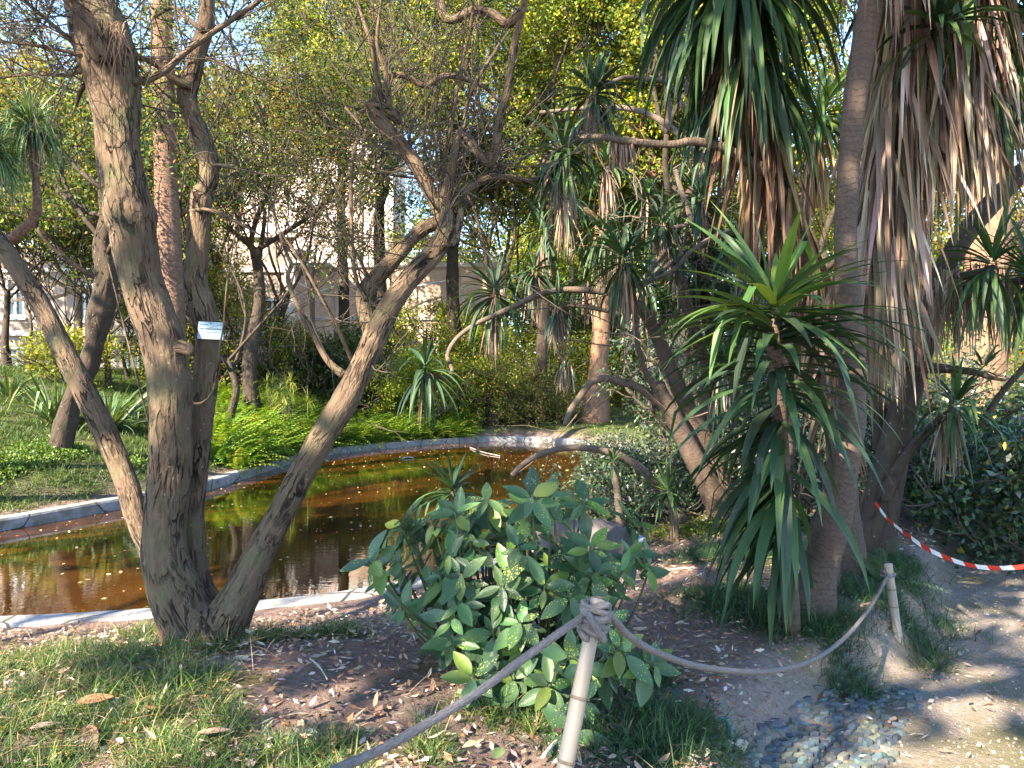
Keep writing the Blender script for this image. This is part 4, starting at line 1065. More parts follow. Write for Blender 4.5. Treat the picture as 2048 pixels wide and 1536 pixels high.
_d2 = unit(p2b - p2t); node_rings(p2, p2t, _d2, [.16, .27, .43], .0285)
rp = thing("rope", "thick grey rope slung between the two bamboo posts and on to the left", "rope", P(1190, 1235, 2.06))
rc = .0108
mb = MB()
tube(mb, [PT + dv * .045 + [-.03, -.008, 0], P(1110, 1272, 1.97), P(1030, 1330, 1.87), P(950, 1389, 1.78), P(850, 1450, 1.68), P(760, 1500, 1.6), P(680, 1536, 1.53), P(560, 1590, 1.43), P(380, 1650, 1.3)], [rc] * 9, 14, .006, strand())
tube(mb, [PT + dv * .03 + [.03, -.01, 0], P(1262, 1275, 2.2), P(1330, 1312, 2.38), P(1420, 1337, 2.65), P(1530, 1343, 3.05), P(1620, 1322, 3.5), P(1690, 1275, 3.95), P(1740, 1215, 4.4), P(1776, 1150, 4.72)], [rc] * 9, 14, .008, strand())
mb.build("line", M['rope'], rp, True)
mb = MB()
th = np.linspace(0, 2 * np.pi * 6.2, 110); ax = -dv; a = unit(np.cross(ax, [0, 1, 0])); b_ = np.cross(ax, a)
hgt = .008 + .082 * (th / th[-1]) + .006 * np.sin(th * 2.3)
rad_ = .033 + .004 * np.sin(th * .9 + 1)
cl = PT + dv * hgt[:, None] + a * (np.cos(th) * rad_)[:, None] + b_ * (np.sin(th) * rad_)[:, None] + dv * (np.sin(th + .6) * .012)[:, None]
tube(mb, cl, np.full(110, rc * .95), 12, .006, strand(.05))
tube(mb, [PT + dv * .02 + a * .036, PT + dv * .05 + b_ * .0 - np.array([0, .046, 0]) + a * .01, PT + dv * .098 - a * .034 - [0, .02, 0]], [rc] * 3, 12, .006, strand())
mb.build("lashing", M['rope'], rp, True)
mb = MB(); th = np.linspace(0, 2 * np.pi * 1.6, 30); c_ = p2t + np.array([0, 0, -.085])
tube(mb, np.stack([c_[0] + .036 * np.cos(th), c_[1] + .036 * np.sin(th), c_[2] + .012 * th / 3], 1), np.full(30, rc), 10, .01, strand()); mb.build("loop", M['rope'], rp, True)
# barrier tape
tpm, nt, bs = nodes("barrier_tape")
s_ = nt.nodes.new("ShaderNodeSeparateXYZ"); nt.links.new(attr(nt, "bk").outputs["Vector"], s_.inputs[0])
fr = math_(nt, 'FRACT', math_(nt, 'MULTIPLY', math_(nt, 'ADD', s_.outputs[0], math_(nt, 'MULTIPLY', s_.outputs[1], .5)), 6.2))
nt.links.new(mix(nt, math_(nt, 'LESS_THAN', fr, .5), (.80, .78, .77), (.62, .035, .02)), bs.inputs["Base Color"]); bs.inputs["Roughness"].default_value = .4
ctl, _ = spline([P(1750, 1005, 6.3), P(1775, 1037, 6.2), P(1812, 1068, 6.1), P(1855, 1098, 6.0), P(1910, 1122, 5.9), P(1960, 1134, 5.8), P(2010, 1136, 5.7), P(2090, 1130, 5.6)], [1] * 8, .03)
s_l = np.concatenate([[0], np.cumsum(np.linalg.norm(np.diff(ctl, axis=0), axis=1))])
tw_ = .9 - .75 * np.sin(np.clip((s_l - .25) / 1.3, 0, 1) * np.pi) + .1 * np.sin(s_l * 9)
wv = np.stack([0 * tw_, -np.sin(tw_), np.cos(tw_)], 1) * .018
v = np.stack([ctl - wv, ctl + wv], 1); n = len(ctl); i = np.arange(n - 1)[:, None] * 2
mb = MB(); mb.add(v, np.concatenate([i, i + 1, i + 3, i + 2], 1), (1, 1, 1, 1), np.stack([np.stack([s_l, 0 * s_l, 0 * s_l], 1), np.stack([s_l, 0 * s_l + .052, 0 * s_l], 1)], 1))
tag(mb.build("barrier_tape", tpm, smooth=True), "red and white striped barrier tape sagging across the right edge", "tape")

# ------------------------------------------------------------------ rock, pipe, stones
def rock(name, label, c_, size, seed, mat, cat="rock"):
    th = np.linspace(0, 2 * np.pi, 48, endpoint=False); ph = np.linspace(-.5 * np.pi, .5 * np.pi, 28)
    TH, PH = np.meshgrid(th, ph); d = np.stack([np.cos(TH) * np.cos(PH), np.sin(TH) * np.cos(PH), np.sin(PH)], -1)
    r = 1 + .55 * (vnoise(d * 1.7 + seed, seed) - .5) + .28 * (vnoise(d * 4 + seed, seed + 1) - .5) + .09 * (vnoise(d * 11, seed + 2) - .5)
    d2 = np.sign(d) * np.abs(d) ** .75
    v = np.asarray(c_) + d2 * r[..., None] * np.asarray(size)
    i = np.arange(27)[:, None] * 48; j = np.arange(48)[None]; j2 = (j + 1) % 48
    mb = MB(); mb.add(v, np.stack([i + j, i + j2, i + 48 + j2, i + 48 + j], -1)); o_ = mb.build(name, mat, smooth=True)
    return tag(o_, label, cat) if label else o_
rm = plain_mat("dark_rock", (.06, .05, .043), (.13, .11, .097), 3, .9, .03)
g_ = onground(1165, 6.9)
rock("boulder", "big rough grey brown boulder half hidden behind the speckled bush", g_ + [0, 0, .12], (.42, .34, .30), 4, rm)
rock("boulder", "pale flat topped stone lying against the big grey boulder at the pond edge", onground(1215, 8.2) + [0, 0, .03], (.40, .45, .16), 9, plain_mat("pale_rock", (.3, .33, .36), (.5, .54, .58), 4, .85, .02))
teal = plain_mat("teal_paint", (.02, .10, .12), (.04, .16, .18), 15, .35, .0)
hk = thing("bent_pipe", "small dark teal bent pipe end sticking up from the pale soil", "pipe", onground(1458, 3.45))
b0 = np.array(hk.location)
mb = MB(); tube(mb, [b0 - [0, 0, .05], b0 + [.0, 0, .03], b0 + [-.002, 0, .055], b0 + [-.02, 0, .078], b0 + [-.05, 0, .08]], [.014, .013, .011, .009, .006], 14, .008); mb.build("spout", teal, hk, True)
mb = MB(); tube(mb, [b0 + [0, 0, -.02], b0 + [0, 0, .022]], [.019, .019], 18, .01); mb.build("collar", teal, hk, True)
cp = onground(1347, 3.72)
mb = MB(); tube(mb, [cp + [0, 0, -.01], cp + [0, 0, .012]], [.024, .022], 20, .01); lid = mb.build("bottle_cap", teal, smooth=True); tag(lid, "small shiny teal cap lying on the leaf litter", "cap")
rock("stone", "small yellowish stone beside the teal pipe", onground(1480, 3.42) + [0, 0, .012], (.035, .025, .02), 14, plain_mat("cream_stone", (.4, .34, .22), (.55, .5, .36), 20, .9, .004), "stone")
# slate gutter
rng = np.random.default_rng(70); mb = MB()
stone_cols = [(.080, .105, .110), (.105, .128, .125), (.066, .084, .088), (.12, .122, .095), (.14, .13, .10)]
import itertools
quad_ = np.array([G(1395, 1560, -.1)[:2], G(1760, 1570, -.14)[:2], G(1850, 1385, -.14)[:2], G(1690, 1345, -.1)[:2]])
def inquad(p):
    s = 0
    for a, b2 in zip(quad_, np.roll(quad_, -1, 0)):
        if (b2[0] - a[0]) * (p[1] - a[1]) - (b2[1] - a[1]) * (p[0] - a[0]) < 0: return False
    return True
dirs = unit(quad_[3] - quad_[0]); prp = np.array([-dirs[1], dirs[0]])
for iu in range(-8, 42):
    for iv in range(-26, 42):
        p = quad_[0] + dirs * (iu * .066 + (iv % 2) * .033 + rng.normal(0, .006)) - prp * (iv * .039 + rng.normal(0, .005))
        if not inquad(p) or rng.uniform() < .04: continue
        if n2(p[0:1], p[1:2], 3.0, 12)[0] < .14: continue
        an = math.atan2(dirs[1], dirs[0]) - .5 + rng.normal(0, .22); l = rng.uniform(.027, .042); wd = rng.uniform(.015, .021); h_ = rng.uniform(.010, .024)
        z0 = float(ground(p[:1], p[1:2])[0])
        k_ = 6; tt = np.arange(k_) / k_ * 6.283 + rng.normal(0, .15, k_)
        ex = np.sign(np.cos(tt)) * np.abs(np.cos(tt)) ** .7 * l; ey = np.sign(np.sin(tt)) * np.abs(np.sin(tt)) ** .7 * wd
        xx = ex * math.cos(an) - ey * math.sin(an); yy = ex * math.sin(an) + ey * math.cos(an)
        til = rng.normal(0, .10, 2)
        bot = np.stack([p[0] + xx, p[1] + yy, np.full(k_, z0 - .02)], 1); top = np.stack([p[0] + xx * .82, p[1] + yy * .82, z0 + h_ + xx * til[0] + yy * til[1]], 1)
        cw_ = (n2(p[0:1], p[1:2], 2.2, 44)[0] > .66)
        col = pal(rng, 1, [(.27, .27, .235)] if cw_ else stone_cols, .18)[0]
        v = np.concatenate([bot, top, top.mean(0, keepdims=True)])
        q = [(i, (i + 1) % k_, k_ + (i + 1) % k_, k_ + i) for i in range(k_)] + [(k_ + i, k_ + (i + 1) % k_, k_ + (i + 2) % k_, 2 * k_) for i in range(0, k_, 2)]
        mb.add(v, q, np.append(col, 1))
m, nt, bs = nodes("slate_setts"); tc = nt.nodes.new("ShaderNodeTexCoord"); f = noise(nt, tc.outputs["Object"], 45, 5)
nt.links.new(mix(nt, 1.0, attr(nt, "col").outputs["Color"], ramp(nt, f, [(.2, .6), (.8, 1.35)]), 'MULTIPLY'), bs.inputs["Base Color"]); bs.inputs["Roughness"].default_value = .7; bump(nt, bs, f, .5, .006)
tag(mb.build("stone_gutter", m), None, None, kind="structure")
# ------------------------------------------------------------------ far vegetation
# big trunk across the pond
b1 = P(1192, 832, 28.0)
pts, rr = pxpath([(1188, 850, 74), (1190, 815, 58), (1194, 770, 42), (1198, 720, 36), (1202, 640, 35), (1205, 560, 34), (1203, 500, 33), (1208, 430, 32), (1225, 370, 30), (1245, 320, 28)], 28)
bt = thing("broadleaf_tree", "massive reddish brown trunk with flared foot standing beyond the pond", "tree", b1)
mb = MB(); tube(mb, pts, rr, 26, .15, barkdisp(.1, 3, .12, 88)); mb.build("trunk", M['redbark'], bt, True)
mb = MB(); tubes = []; tips = []
for l in ([(1245, 330, 26), (1268, 260, 23), (1284, 205, 22), (1272, 150, 21), (1270, 95, 20), (1300, 40, 18), (1318, -30, 16), (1330, -120, 12)], [(1225, 370, 22), (1216, 280, 20), (1218, 160, 20), (1228, 110, 17), (1258, 50, 16), (1240, 0, 15), (1215, -80, 12)], [(1262, 140, 12), (1235, 135, 11), (1215, 170, 9)], [(1250, 330, 18), (1310, 350, 16), (1350, 390, 16), (1365, 410, 14), (1420, 430, 12)], [(1208, 450, 16), (1170, 420, 13), (1120, 400, 11), (1060, 380, 9)]):
    pp, r_ = pxpath(l, 28, 27); tube(mb, pp, r_, 12, .2, barkdisp(.08, 4, .1, 5))
    rng = np.random.default_rng(len(l))
    for j in range(2, len(pp)):
        skeleton(rng, pp[j], rng.normal(0, 1, 3) + [0, 0, .3], 2.2, .07, 2, .6, tubes, tips)
for p_, r_ in tubes: tube(mb, p_, np.maximum(r_, .02), 5, .6)
mb.build("limbs", M['redbark'], bt, True)
crown_leaves(np.random.default_rng(3), tips, 26000, .55, .15, .085, YG).build("crown", M['leaf'], bt)

def gpt(px, d):
    return onground(px, d)
G1 = "broadleaf trees beyond the pond"
# name, label, px, depth, height, r, cols, seed, kwargs
spec = [
 ("broadleaf_tree", "fine leaved olive green tree rising behind the rear willow stem", 512, 21, 13.5, .19, OL + DK + BR, 101, dict(gaps=.5, nleaf=28000, L=.10, W=.06, crown_r=3.4, frac=.36, bark='darkbark', tp=.6, group=G1)),
 ("broadleaf_tree", "tall russet and green tree behind the house roof at far left", 55, 42, 16.5, .3, AU + OL, 102, dict(nleaf=26000, L=.2, W=.13, crown_r=4, frac=.4, group=G1)),
 ("broadleaf_tree", "tree with yellowing crown left of the palm trunk", 215, 36, 13.5, .25, YG + AU, 103, dict(nleaf=18000, L=.17, W=.10, crown_r=3.4, frac=.45, group=G1)),
 ("broadleaf_tree", "tall sunlit yellow green tree above the middle of the pond", 905, 30, 19, .3, YG, 104, dict(nleaf=46000, L=.15, W=.085, crown_r=4.4, frac=.40, tp=.75, group=G1)),
 ("broadleaf_tree", "dark green tree behind the forked willow limb", 985, 26.8, 12.5, .2, DK + OL, 105, dict(nleaf=30000, L=.13, W=.075, crown_r=3, frac=.4, group=G1)),
 ("broadleaf_tree", "tall green tree right of the massive reddish trunk", 1400, 27, 18, .28, YG + OL, 106, dict(nleaf=46000, L=.15, W=.085, crown_r=4.2, frac=.36, tp=.75, group=G1)),
 ("broadleaf_tree", "sunlit yellow green tree behind the sunlit yucca rosette", 1640, 24, 16, .25, YG, 107, dict(nleaf=40000, L=.13, W=.075, crown_r=3.8, frac=.36, tp=.7, group=G1)),
 ("broadleaf_tree", "dark trunked tree seen between the yucca stems", 1365, 25, 15, .34, OL + YG, 108, dict(nleaf=26000, L=.14, W=.08, crown_r=3.6, frac=.5, group=G1)),
 ("broadleaf_tree", "tree with thin olive crown at the far right edge", 2010, 26, 12.5, .22, AU + OL, 109, dict(nleaf=14000, L=.14, W=.08, crown_r=3.4, frac=.4, group=G1)),
 ("broadleaf_tree", "tall dense tree rising over the retaining wall", 760, 34, 19, .3, OL + DK, 110, dict(nleaf=36000, L=.17, W=.10, crown_r=3.6, frac=.5, tp=.7, group=G1)),
 ("broadleaf_tree", "green tree with leaning crown at top centre over the pond", 1075, 27.6, 16.5, .22, YG + OL, 111, dict(nleaf=40000, L=.12, W=.07, crown_r=3.8, frac=.5, tp=.65, lean=(.6, -1), group=G1)),
 ("broadleaf_tree", "rounded olive tree far off between reddish trunk and yuccas", 1290, 46, 15, .3, YG, 112, dict(nleaf=22000, L=.24, W=.14, crown_r=5, frac=.3, tp=.9, group=G1)),
 ("broadleaf_tree", "distant yellowing tree far right behind the hanging dead leaves", 1850, 40, 16, .3, AU + YG, 113, dict(nleaf=22000, L=.2, W=.12, crown_r=4.5, frac=.3, tp=.9, group=G1)),
 ("broadleaf_tree", "distant dark tree behind the leaning yucca cluster", 1500, 38, 15, .3, OL, 114, dict(nleaf=24000, L=.2, W=.12, crown_r=4.5, frac=.26, tp=.9, group=G1)),
 ("broadleaf_tree", "distant green tree left of the massive reddish trunk", 1090, 44, 14.5, .3, YG + OL, 115, dict(nleaf=22000, L=.22, W=.13, crown_r=4.5, frac=.26, tp=.9, group=G1)),
 ("broadleaf_tree", "small leaved golden olive tree between the rear and leaning willow stems", 455, 18, 8.5, .10, OL + DK + BR, 117, dict(gaps=.47, nleaf=20000, L=.095, W=.055, crown_r=2.8, frac=.22, tp=.5, group=G1)),
 ("broadleaf_tree", "small leaved olive tree left of the papyrus tufts", 575, 24.5, 10.5, .13, OL + BR, 118, dict(nleaf=22000, L=.10, W=.06, crown_r=2.6, frac=.34, tp=.5, group=G1)),
 ("broadleaf_tree", "small dark leaved tree covering the house front between the left stems", 215, 21, 7.5, .09, DK + OL, 119, dict(nleaf=17000, L=.11, W=.055, crown_r=2.6, frac=.2, tp=.45, group=G1)),
 ("broadleaf_tree", "small dark leaved tree in front of the house at the left edge", 15, 21.5, 8.5, .10, DK + BR, 121, dict(nleaf=14000, L=.11, W=.055, crown_r=2.6, frac=.25, tp=.45, group=G1)),
 ("broadleaf_tree", "slim tree with copper leaves between palm trunk and house", 440, 25, 10.5, .13, OL + AU, 116, dict(nleaf=15000, L=.11, W=.065, crown_r=2.4, frac=.42, tp=.45, group=G1)),
]
for nm, lab, px, d, h, r, cols, sd_i, kw in spec:
    canopy_tree(nm, lab, gpt(px, d), h, r, cols, sd_i, **kw)

for i, (px, d, h, cols, lab) in enumerate([(1180, 58, 15, YG, "distant low yellow green tree just left of the massive reddish trunk"), (1330, 60, 17, OL, "distant low tree behind the slim leaning grey trunk"), (1560, 56, 17, YG, "distant low tree between the two big yuccas"), (1740, 58, 16, YG + AU, "distant low tree behind the ringed yucca trunk"), (1930, 55, 14, OL + AU, "distant low tree left of the orange palm trunk"), (2110, 50, 13, AU + OL, "distant low tree beyond the right edge"), (960, 60, 16, OL + YG, "distant low tree right of the retaining wall")]):
    canopy_tree("broadleaf_tree", lab, gpt(px, d), h, .3, cols, 180 + i, nleaf=16000, L=.30, W=.18, crown_r=6, frac=.16, tp=1.1, group="far trees closing the view", lev=2, limbs=6)
# pine with drooping brushes
rng = np.random.default_rng(120)
pine = thing("pine_tree", "dark blue green pine with brush like foliage behind the twiggy willow limbs", "tree", gpt(690, 31))
mb = MB(); pts, rr = pxpath([(690, 800, 26), (688, 600, 22), (682, 400, 18), (690, 240, 15), (700, 60, 11), (705, -100, 6)], 31); tube(mb, pts, rr, 10, .4, barkdisp(.08, 3, .1, 3)); mb.build("trunk", M['darkbark'], pine, True)
tubes = []; tips = []; mb = MB()
for l in ([(686, 330, 9), (640, 250, 8), (590, 235, 6), (560, 250, 3)], [(690, 240, 9), (640, 190, 7), (600, 150, 5), (560, 140, 3)], [(690, 250, 9), (740, 200, 7), (790, 170, 5), (820, 180, 3)], [(700, 80, 8), (750, 60, 6), (820, 20, 4)], [(698, 90, 8), (640, 50, 6), (590, 20, 4)], [(690, 290, 9), (730, 270, 7), (770, 262, 4)]):
    pp, r_ = pxpath(l, 31, 30); tube(mb, pp, r_, 7, .3)
    for j in range(1, len(pp)):
        for _ in range(3): skeleton(rng, pp[j], rng.normal(0, 1, 3) + [0, 0, .1], 1.0, .03, 1, .6, tubes, tips, .02)
for p_, r_ in tubes: tube(mb, p_, np.maximum(r_, .012), 4, .5)
mb.build("limbs", M['darkbark'], pine, True)
n = 26000; tips = np.array(tips); i_ = rng.integers(0, len(tips), n)
mb = MB(); leaves(mb, tips[i_] + rng.normal(0, .12, (n, 3)), rng.uniform(.25, .45, n), .022, pal(rng, n, [(.05, .075, .045), (.035, .06, .04), (.10, .11, .045)], .2), rng, dirv=rng.normal(0, .7, (n, 3)) + [0, 0, -.25])
mb.build("crown", M['needle'], pine)

# palm trunk
pl = thing("palm_tree", "tall straight palm trunk with ragged rings between the two upright willow stems", "palm", gpt(340, 15))
mb = MB()
g0 = gpt(344, 15)
pts = [g0 - [0, 0, .2], P(344, 640, 15), P(337, 480, 15), P(330, 300, 15), P(326, 120, 15), P(323, 0, 15), P(320, -160, 15), P(318, -300, 15)]
tube(mb, pts, [.30, .245, .235, .205, .195, .19, .19, .2], 30, .035, lambda th, s, r: 1 + .05 * ((s * 9 + 1.2 * vnoise(np.stack([np.cos(th) * 2, np.sin(th) * 2, s * 3], -1), 3)) % 1.0) + .05 * (vnoise(np.stack([np.cos(th) * 9, np.sin(th) * 9, s * 22], -1), 4) - .5))
mb.build("trunk", M['palmbark'], pl, True)
def fronds(mb, ctr, n, L, rng, cols, wl=.14, npin=26, up=.5, droop=.8, pw=.035, low=-.3):
    az = rng.uniform(0, 6.283, n); el = rng.uniform(low, 1, n)
    d = unit(np.stack([np.cos(az), np.sin(az), el * up * 2], 1)); pos = np.tile(ctr, (n, 1)) if np.ndim(ctr) == 1 else np.array(ctr)
    Ls = L * rng.uniform(.7, 1.15, n); c = pal(rng, n, cols, .2)
    pc = pos.copy(); dc = d.copy()
    for k_ in range(npin):
        t = (k_ + 1) / npin
        dc = unit(dc + np.array([0, 0, -droop * 2.2 / npin]) * (t ** .7)); pn = pc + dc * (Ls / npin)[:, None]
        s = unit(np.cross(dc, [0, 0, 1.0])); upv = np.cross(s, dc)
        l = Ls * wl * math.sin(math.pi * min(1, .12 + .86 * t)) ** .7
        for sg_ in (-1, 1):
            tipv = pn + s * (sg_ * l)[:, None] + dc * (l * .35)[:, None] - np.array([0, 0, 1.0]) * (l * .3)[:, None]
            m_ = (pn + tipv) / 2; w_ = dc * (Ls / npin * .5 + pw * 0)[:, None]
            mb.add(np.stack([pn - w_ * .5, m_ - w_ * .75, tipv, m_ + w_ * .55], 1), np.arange(n * 4).reshape(n, 4), np.repeat(c, 4, 0))
        mb.add(np.stack([pc - s * .004, pc + s * .004, pn + s * .004, pn - s * .004], 1), np.arange(n * 4).reshape(n, 4), np.repeat(c * .9, 4, 0))
        pc = pn
rng = np.random.default_rng(130)
mb = MB(); fronds(mb, P(318, -310, 15), 34, 3.0, rng, DK + YG, .18, 30, .5, 1.0); mb.build("crown", M['gloss'], pl)

# reddish palm trunk at right
rpm = thing("palm_tree", "thick orange brown palm trunk at the right behind the hanging dead leaves", "palm", gpt(1957, 13))
mb = MB(); g0 = gpt(1955, 13)
tube(mb, [g0 - [0, 0, .3], P(1957, 830, 13), P(1960, 740, 13), P(1968, 640, 13), P(1975, 500, 13), P(1985, 300, 13), P(1990, 50, 13), P(1992, -150, 13)], [.50, .44, .41, .36, .33, .32, .32, .34], 36, .05, lambda th, s, r: 1 + .02 * np.sin(s * 60 + 3 * vnoise(np.stack([np.cos(th) * 2, np.sin(th) * 2, s], -1), 8)) + .05 * (vnoise(np.stack([np.cos(th) * 9, np.sin(th) * 9, s * 5], -1), 4) - .5))
mb.build("trunk", M['redbark'], rpm, True)
mb = MB(); fronds(mb, P(1992, -170, 13), 30, 2.6, rng, DK, .18, 26, .5, 1.0); mb.build("crown", M['gloss'], rpm)

# slim pale trunks far off
for i, (px, d, wpx, lab, top) in enumerate([(1258, 40, 9, "slim pale trunk right of the massive reddish one", 480), (1249, 44, 5, "thinnest pale trunk just beside the slim pale one", 500), (1301, 34, 13, "slim leaning grey trunk on the sunlit lawn", 420), (1140, 36, 8, "slim pale trunk left of the massive reddish one", 420), (1365, 33, 24, "stout grey trunk behind the leaning yucca stems", 380)]):
    canopy_tree("slim_tree", lab, gpt(px, d), 13, wpx / 2 * d / F, YG + OL, 140 + i, nleaf=7000, L=.2, W=.12, crown_r=2.8, frac=.62, bark='greybark', tp=.7, group="slim trunks far beyond the pond", lev=2)

# crooked dead trunk on the left bank
ct = thing("crooked_tree", "crooked broken trunk with peeling bark leaning right on the grassy left bank", "tree", gpt(122, 13))
mb = MB()
g0 = gpt(120, 13)
pts, rr = pxpath([(118, 925, 56), (120, 900, 48), (132, 850, 41), (146, 790, 33), (172, 745, 34), (186, 700, 36), (196, 650, 44), (206, 610, 46), (212, 565, 44), (212, 520, 40), (205, 480, 34), (214, 430, 26), (205, 380, 18)], 13, 12.6)
tube(mb, pts, rr, 36, .05, barkdisp(.12, 6, .2, 150)); mb.build("trunk", M['darkbark'], ct, True)
mb = MB(); tubes = []; tips = []
rng = np.random.default_rng(151)
for j in (8, 9, 10, 11, 12):
    skeleton(rng, pts[j], rng.normal(0, 1, 3) * [1, .6, .3] + [0, 0, .7], 1.3, .05, 2, .6, tubes, tips)
for p_, r_ in tubes: tube(mb, p_, np.maximum(r_, .006), 5, .3)
mb.build("limbs", M['darkbark'], ct, True)
crown_leaves(rng, tips, 2600, .25, .08, .045, OL + DK).build("crown", M['leaf'], ct)

# bare sunlit trees
BRW = plain_mat("bare_twigs", (.15, .105, .075), (.29, .21, .155), 6, .85, 0)
for i, (px, d, h, lab) in enumerate([(150, 23, 8.5, "leafless tree tangle in front of the house windows at left"), (620, 33, 14, "leafless twiggy tree before the pale pink block"), (720, 40, 15, "bare tree standing on top of the retaining wall"), (505, 43, 15, "bare tree in front of the left half of the pink block"), (1960, 30, 11, "bare pinkish tree at the far right edge")]):
    rt = thing("bare_tree", lab, "tree", gpt(px, d) if d < 36 or px > 1000 else P(px, 530, d), "leafless winter trees")
    rng = np.random.default_rng(160 + i); tubes = []; tips = []
    b_ = np.array(rt.location)
    mb = MB(); tube(mb, [b_ - [0, 0, .2], b_ + [.1, 0, h * .16], b_ + [.05, .1, h * .3]], [.16, .12, .10], 10, .3); mb.build("trunk", BRW, rt, True)
    for k_ in range(5): skeleton(rng, b_ + [.05, .1, h * .3 - .05 * k_], rng.normal(0, .7, 3) + [0, 0, .7], h * .26, .07, 4, .5, tubes, tips, .08, wob=.2, shrink=.7)
    mb = MB()
    for p_, r_ in tubes: tube(mb, p_, np.maximum(r_, .011), 3, 1.0, cap=False)
    mb.build("twigs", BRW, rt)
    crown_leaves(rng, tips, 1800, .3, .12, .07, BR + AU).build("crown", M['leaf'], rt)

# ------------------------------------------------------------------ shrubs
def shrub(label, px, d, wd, ht, cols, seed, n=9000, L=.10, W=.055, mat='leaf', group=None, name="shrub", dens=.20, zoff=0, hang=.1, wts=None):
    rng = np.random.default_rng(seed); b_ = gpt(px, d); rt = thing(name, label, "bush", b_, group)
    tubes = []; tips = []; sm = MB()
    for k_ in range(9):
        az = k_ * .7 + rng.uniform(-.3, .3); o_ = np.array([math.cos(az) * wd * .15, math.sin(az) * wd * .15, -.05])
        skeleton(rng, b_ + o_, np.array([math.cos(az) * wd * .55, math.sin(az) * wd * .55, ht * rng.uniform(.4, 1.2)]), ht * .5, .02 + .008 * ht, 2, .6, tubes, tips, .08, wob=.2)
    for p_, r_ in tubes: tube(sm, p_, np.maximum(r_, .005), 4, .4)
    sm.build("stems", M['twig'], rt)
    tips = np.array(tips); 
    # squeeze the skeleton tips into the shrub's envelope
    q_ = (tips - b_) / np.array([wd, wd, ht]); q_[:, 2] = np.clip(q_[:, 2], .05, 1.0); rr_ = np.hypot(q_[:, 0], q_[:, 1]); f_ = np.minimum(1, .55 / np.maximum(rr_, 1e-3)); q_[:, :2] *= f_[:, None]
    extra = rng.normal(0, 1, (160, 3)); extra = unit(extra) * rng.uniform(.5, 1.0, (160, 1)) ** .5; extra[:, 2] = np.abs(extra[:, 2]); extra *= np.array([.5, .5, .95])
    tips = b_ + np.concatenate([q_, extra]) * np.array([wd, wd, ht])
    crown_leaves(rng, tips, n, dens, L, W, cols, wts, hang=hang).build("foliage", M[mat], rt)
    return rt
SG = "shrubs behind the pond"
S = [
 ("dark green rounded shrub below the retaining wall", 680, 26.5, 3.6, 3.0, DK, 201, dict(n=14000, L=.14, W=.08)),
 ("yellow green leafy shrub right of the leaning willow stem", 805, 26, 3.0, 2.6, YG, 202, dict(n=14000, L=.09, W=.05)),
 ("bright sunlit yellow shrub below the hanging yucca heads", 1080, 30, 4.2, 3.6, [(.22, .25, .035), (.14, .19, .03), (.28, .27, .04)], 203, dict(n=18000, L=.11, W=.06)),
 ("olive brown shrub at the far pond corner", 1000, 27.0, 3.4, 2.4, YG + OL + BR, 204, dict(n=15000, L=.09, W=.05)),
 ("mid green shrub behind the far pond rim", 905, 27.3, 3.4, 2.8, YG, 205, dict(n=16000, L=.09, W=.05)),
 ("far tall hedge like shrub behind the slim pale trunk", 1270, 52, 9, 8.5, OL + YG, 241, dict(n=16000, L=.26, W=.16, dens=.4)),
 ("far tall hedge like shrub behind the leaning yucca stems", 1440, 50, 9, 8, OL + DK, 242, dict(n=16000, L=.26, W=.16, dens=.4)),
 ("far tall hedge like shrub behind the orange palm trunk", 1900, 48, 10, 7.5, OL + AU, 243, dict(n=16000, L=.26, W=.16, dens=.4)),
 ("far tall hedge like shrub left of the massive reddish trunk", 1120, 54, 9, 8.5, DK + OL, 244, dict(n=16000, L=.26, W=.16, dens=.4)),
 ("low brownish shrub near the far rim", 1080, 27, 2.4, 1.6, BR + OL, 206, dict(n=9000, L=.08, W=.045)),
 ("yellow green shrub mass behind the slim pale trunks", 1290, 48, 8, 5.0, YG, 207, dict(n=18000, L=.2, W=.12)),
 ("sunny yellow shrub left of the slim pale trunks", 1225, 40, 3.6, 2.6, YG, 208, dict(n=9000, L=.16, W=.09)),
 ("palm leaved yellow shrub by the retaining wall", 880, 31, 4.5, 4.4, YG, 209, dict(n=18000, L=.13, W=.07)),
 ("tall olive brown shrub hiding the house wall right of the rear willow stem", 425, 23.5, 2.6, 4.4, YG + OL + BR, 217, dict(n=13000, L=.10, W=.055)),
 ("tall loose shrub hiding the house wall between the willow stems", 330, 24, 2.4, 3.4, YG + OL, 218, dict(n=10000, L=.10, W=.055)),
 ("leafy brown green shrub before the white framed window", 575, 24.5, 1.6, 3.0, OL + BR + YG, 219, dict(n=7000, L=.09, W=.05)),
 ("dark shrub against the house corner", 610, 25.5, 1.8, 1.7, DK + BR, 210, dict(n=7000, L=.10, W=.055)),
 ("green shrub mass far right of the lawn", 1450, 34, 5.5, 3.6, OL + YG, 211, dict(n=16000, L=.15, W=.09)),
 ("brown green shrub at the foot of the house wall", 470, 24.5, 2.2, 1.6, BR + DK, 212, dict(n=7000, L=.11, W=.06)),
 ("low bush of pale yellow leaves in front of the house basement", 140, 20.5, 1.6, 1.5, [(.20, .22, .03), (.26, .25, .04)], 213, dict(n=3600, L=.12, W=.06)),
 ("distant hedge like shrub far behind the yuccas", 1680, 36, 7.5, 4.2, OL + YG, 214, dict(n=16000, L=.18, W=.1)),
 ("rusty leaved shrub behind the right hand palm trunk", 1985, 20, 4.2, 2.6, BR + AU + OL, 215, dict(n=12000, L=.13, W=.07)),
 ("sunlit shrub glimpsed under the dead leaf skirt", 1870, 24, 4.4, 3.4, YG + OL, 216, dict(n=13000, L=.13, W=.07)),
]
for lab, px, d, wd, ht, cols, sd_i, kw in S: shrub(lab, px, d, wd, ht, cols, sd_i, group=SG, **kw)
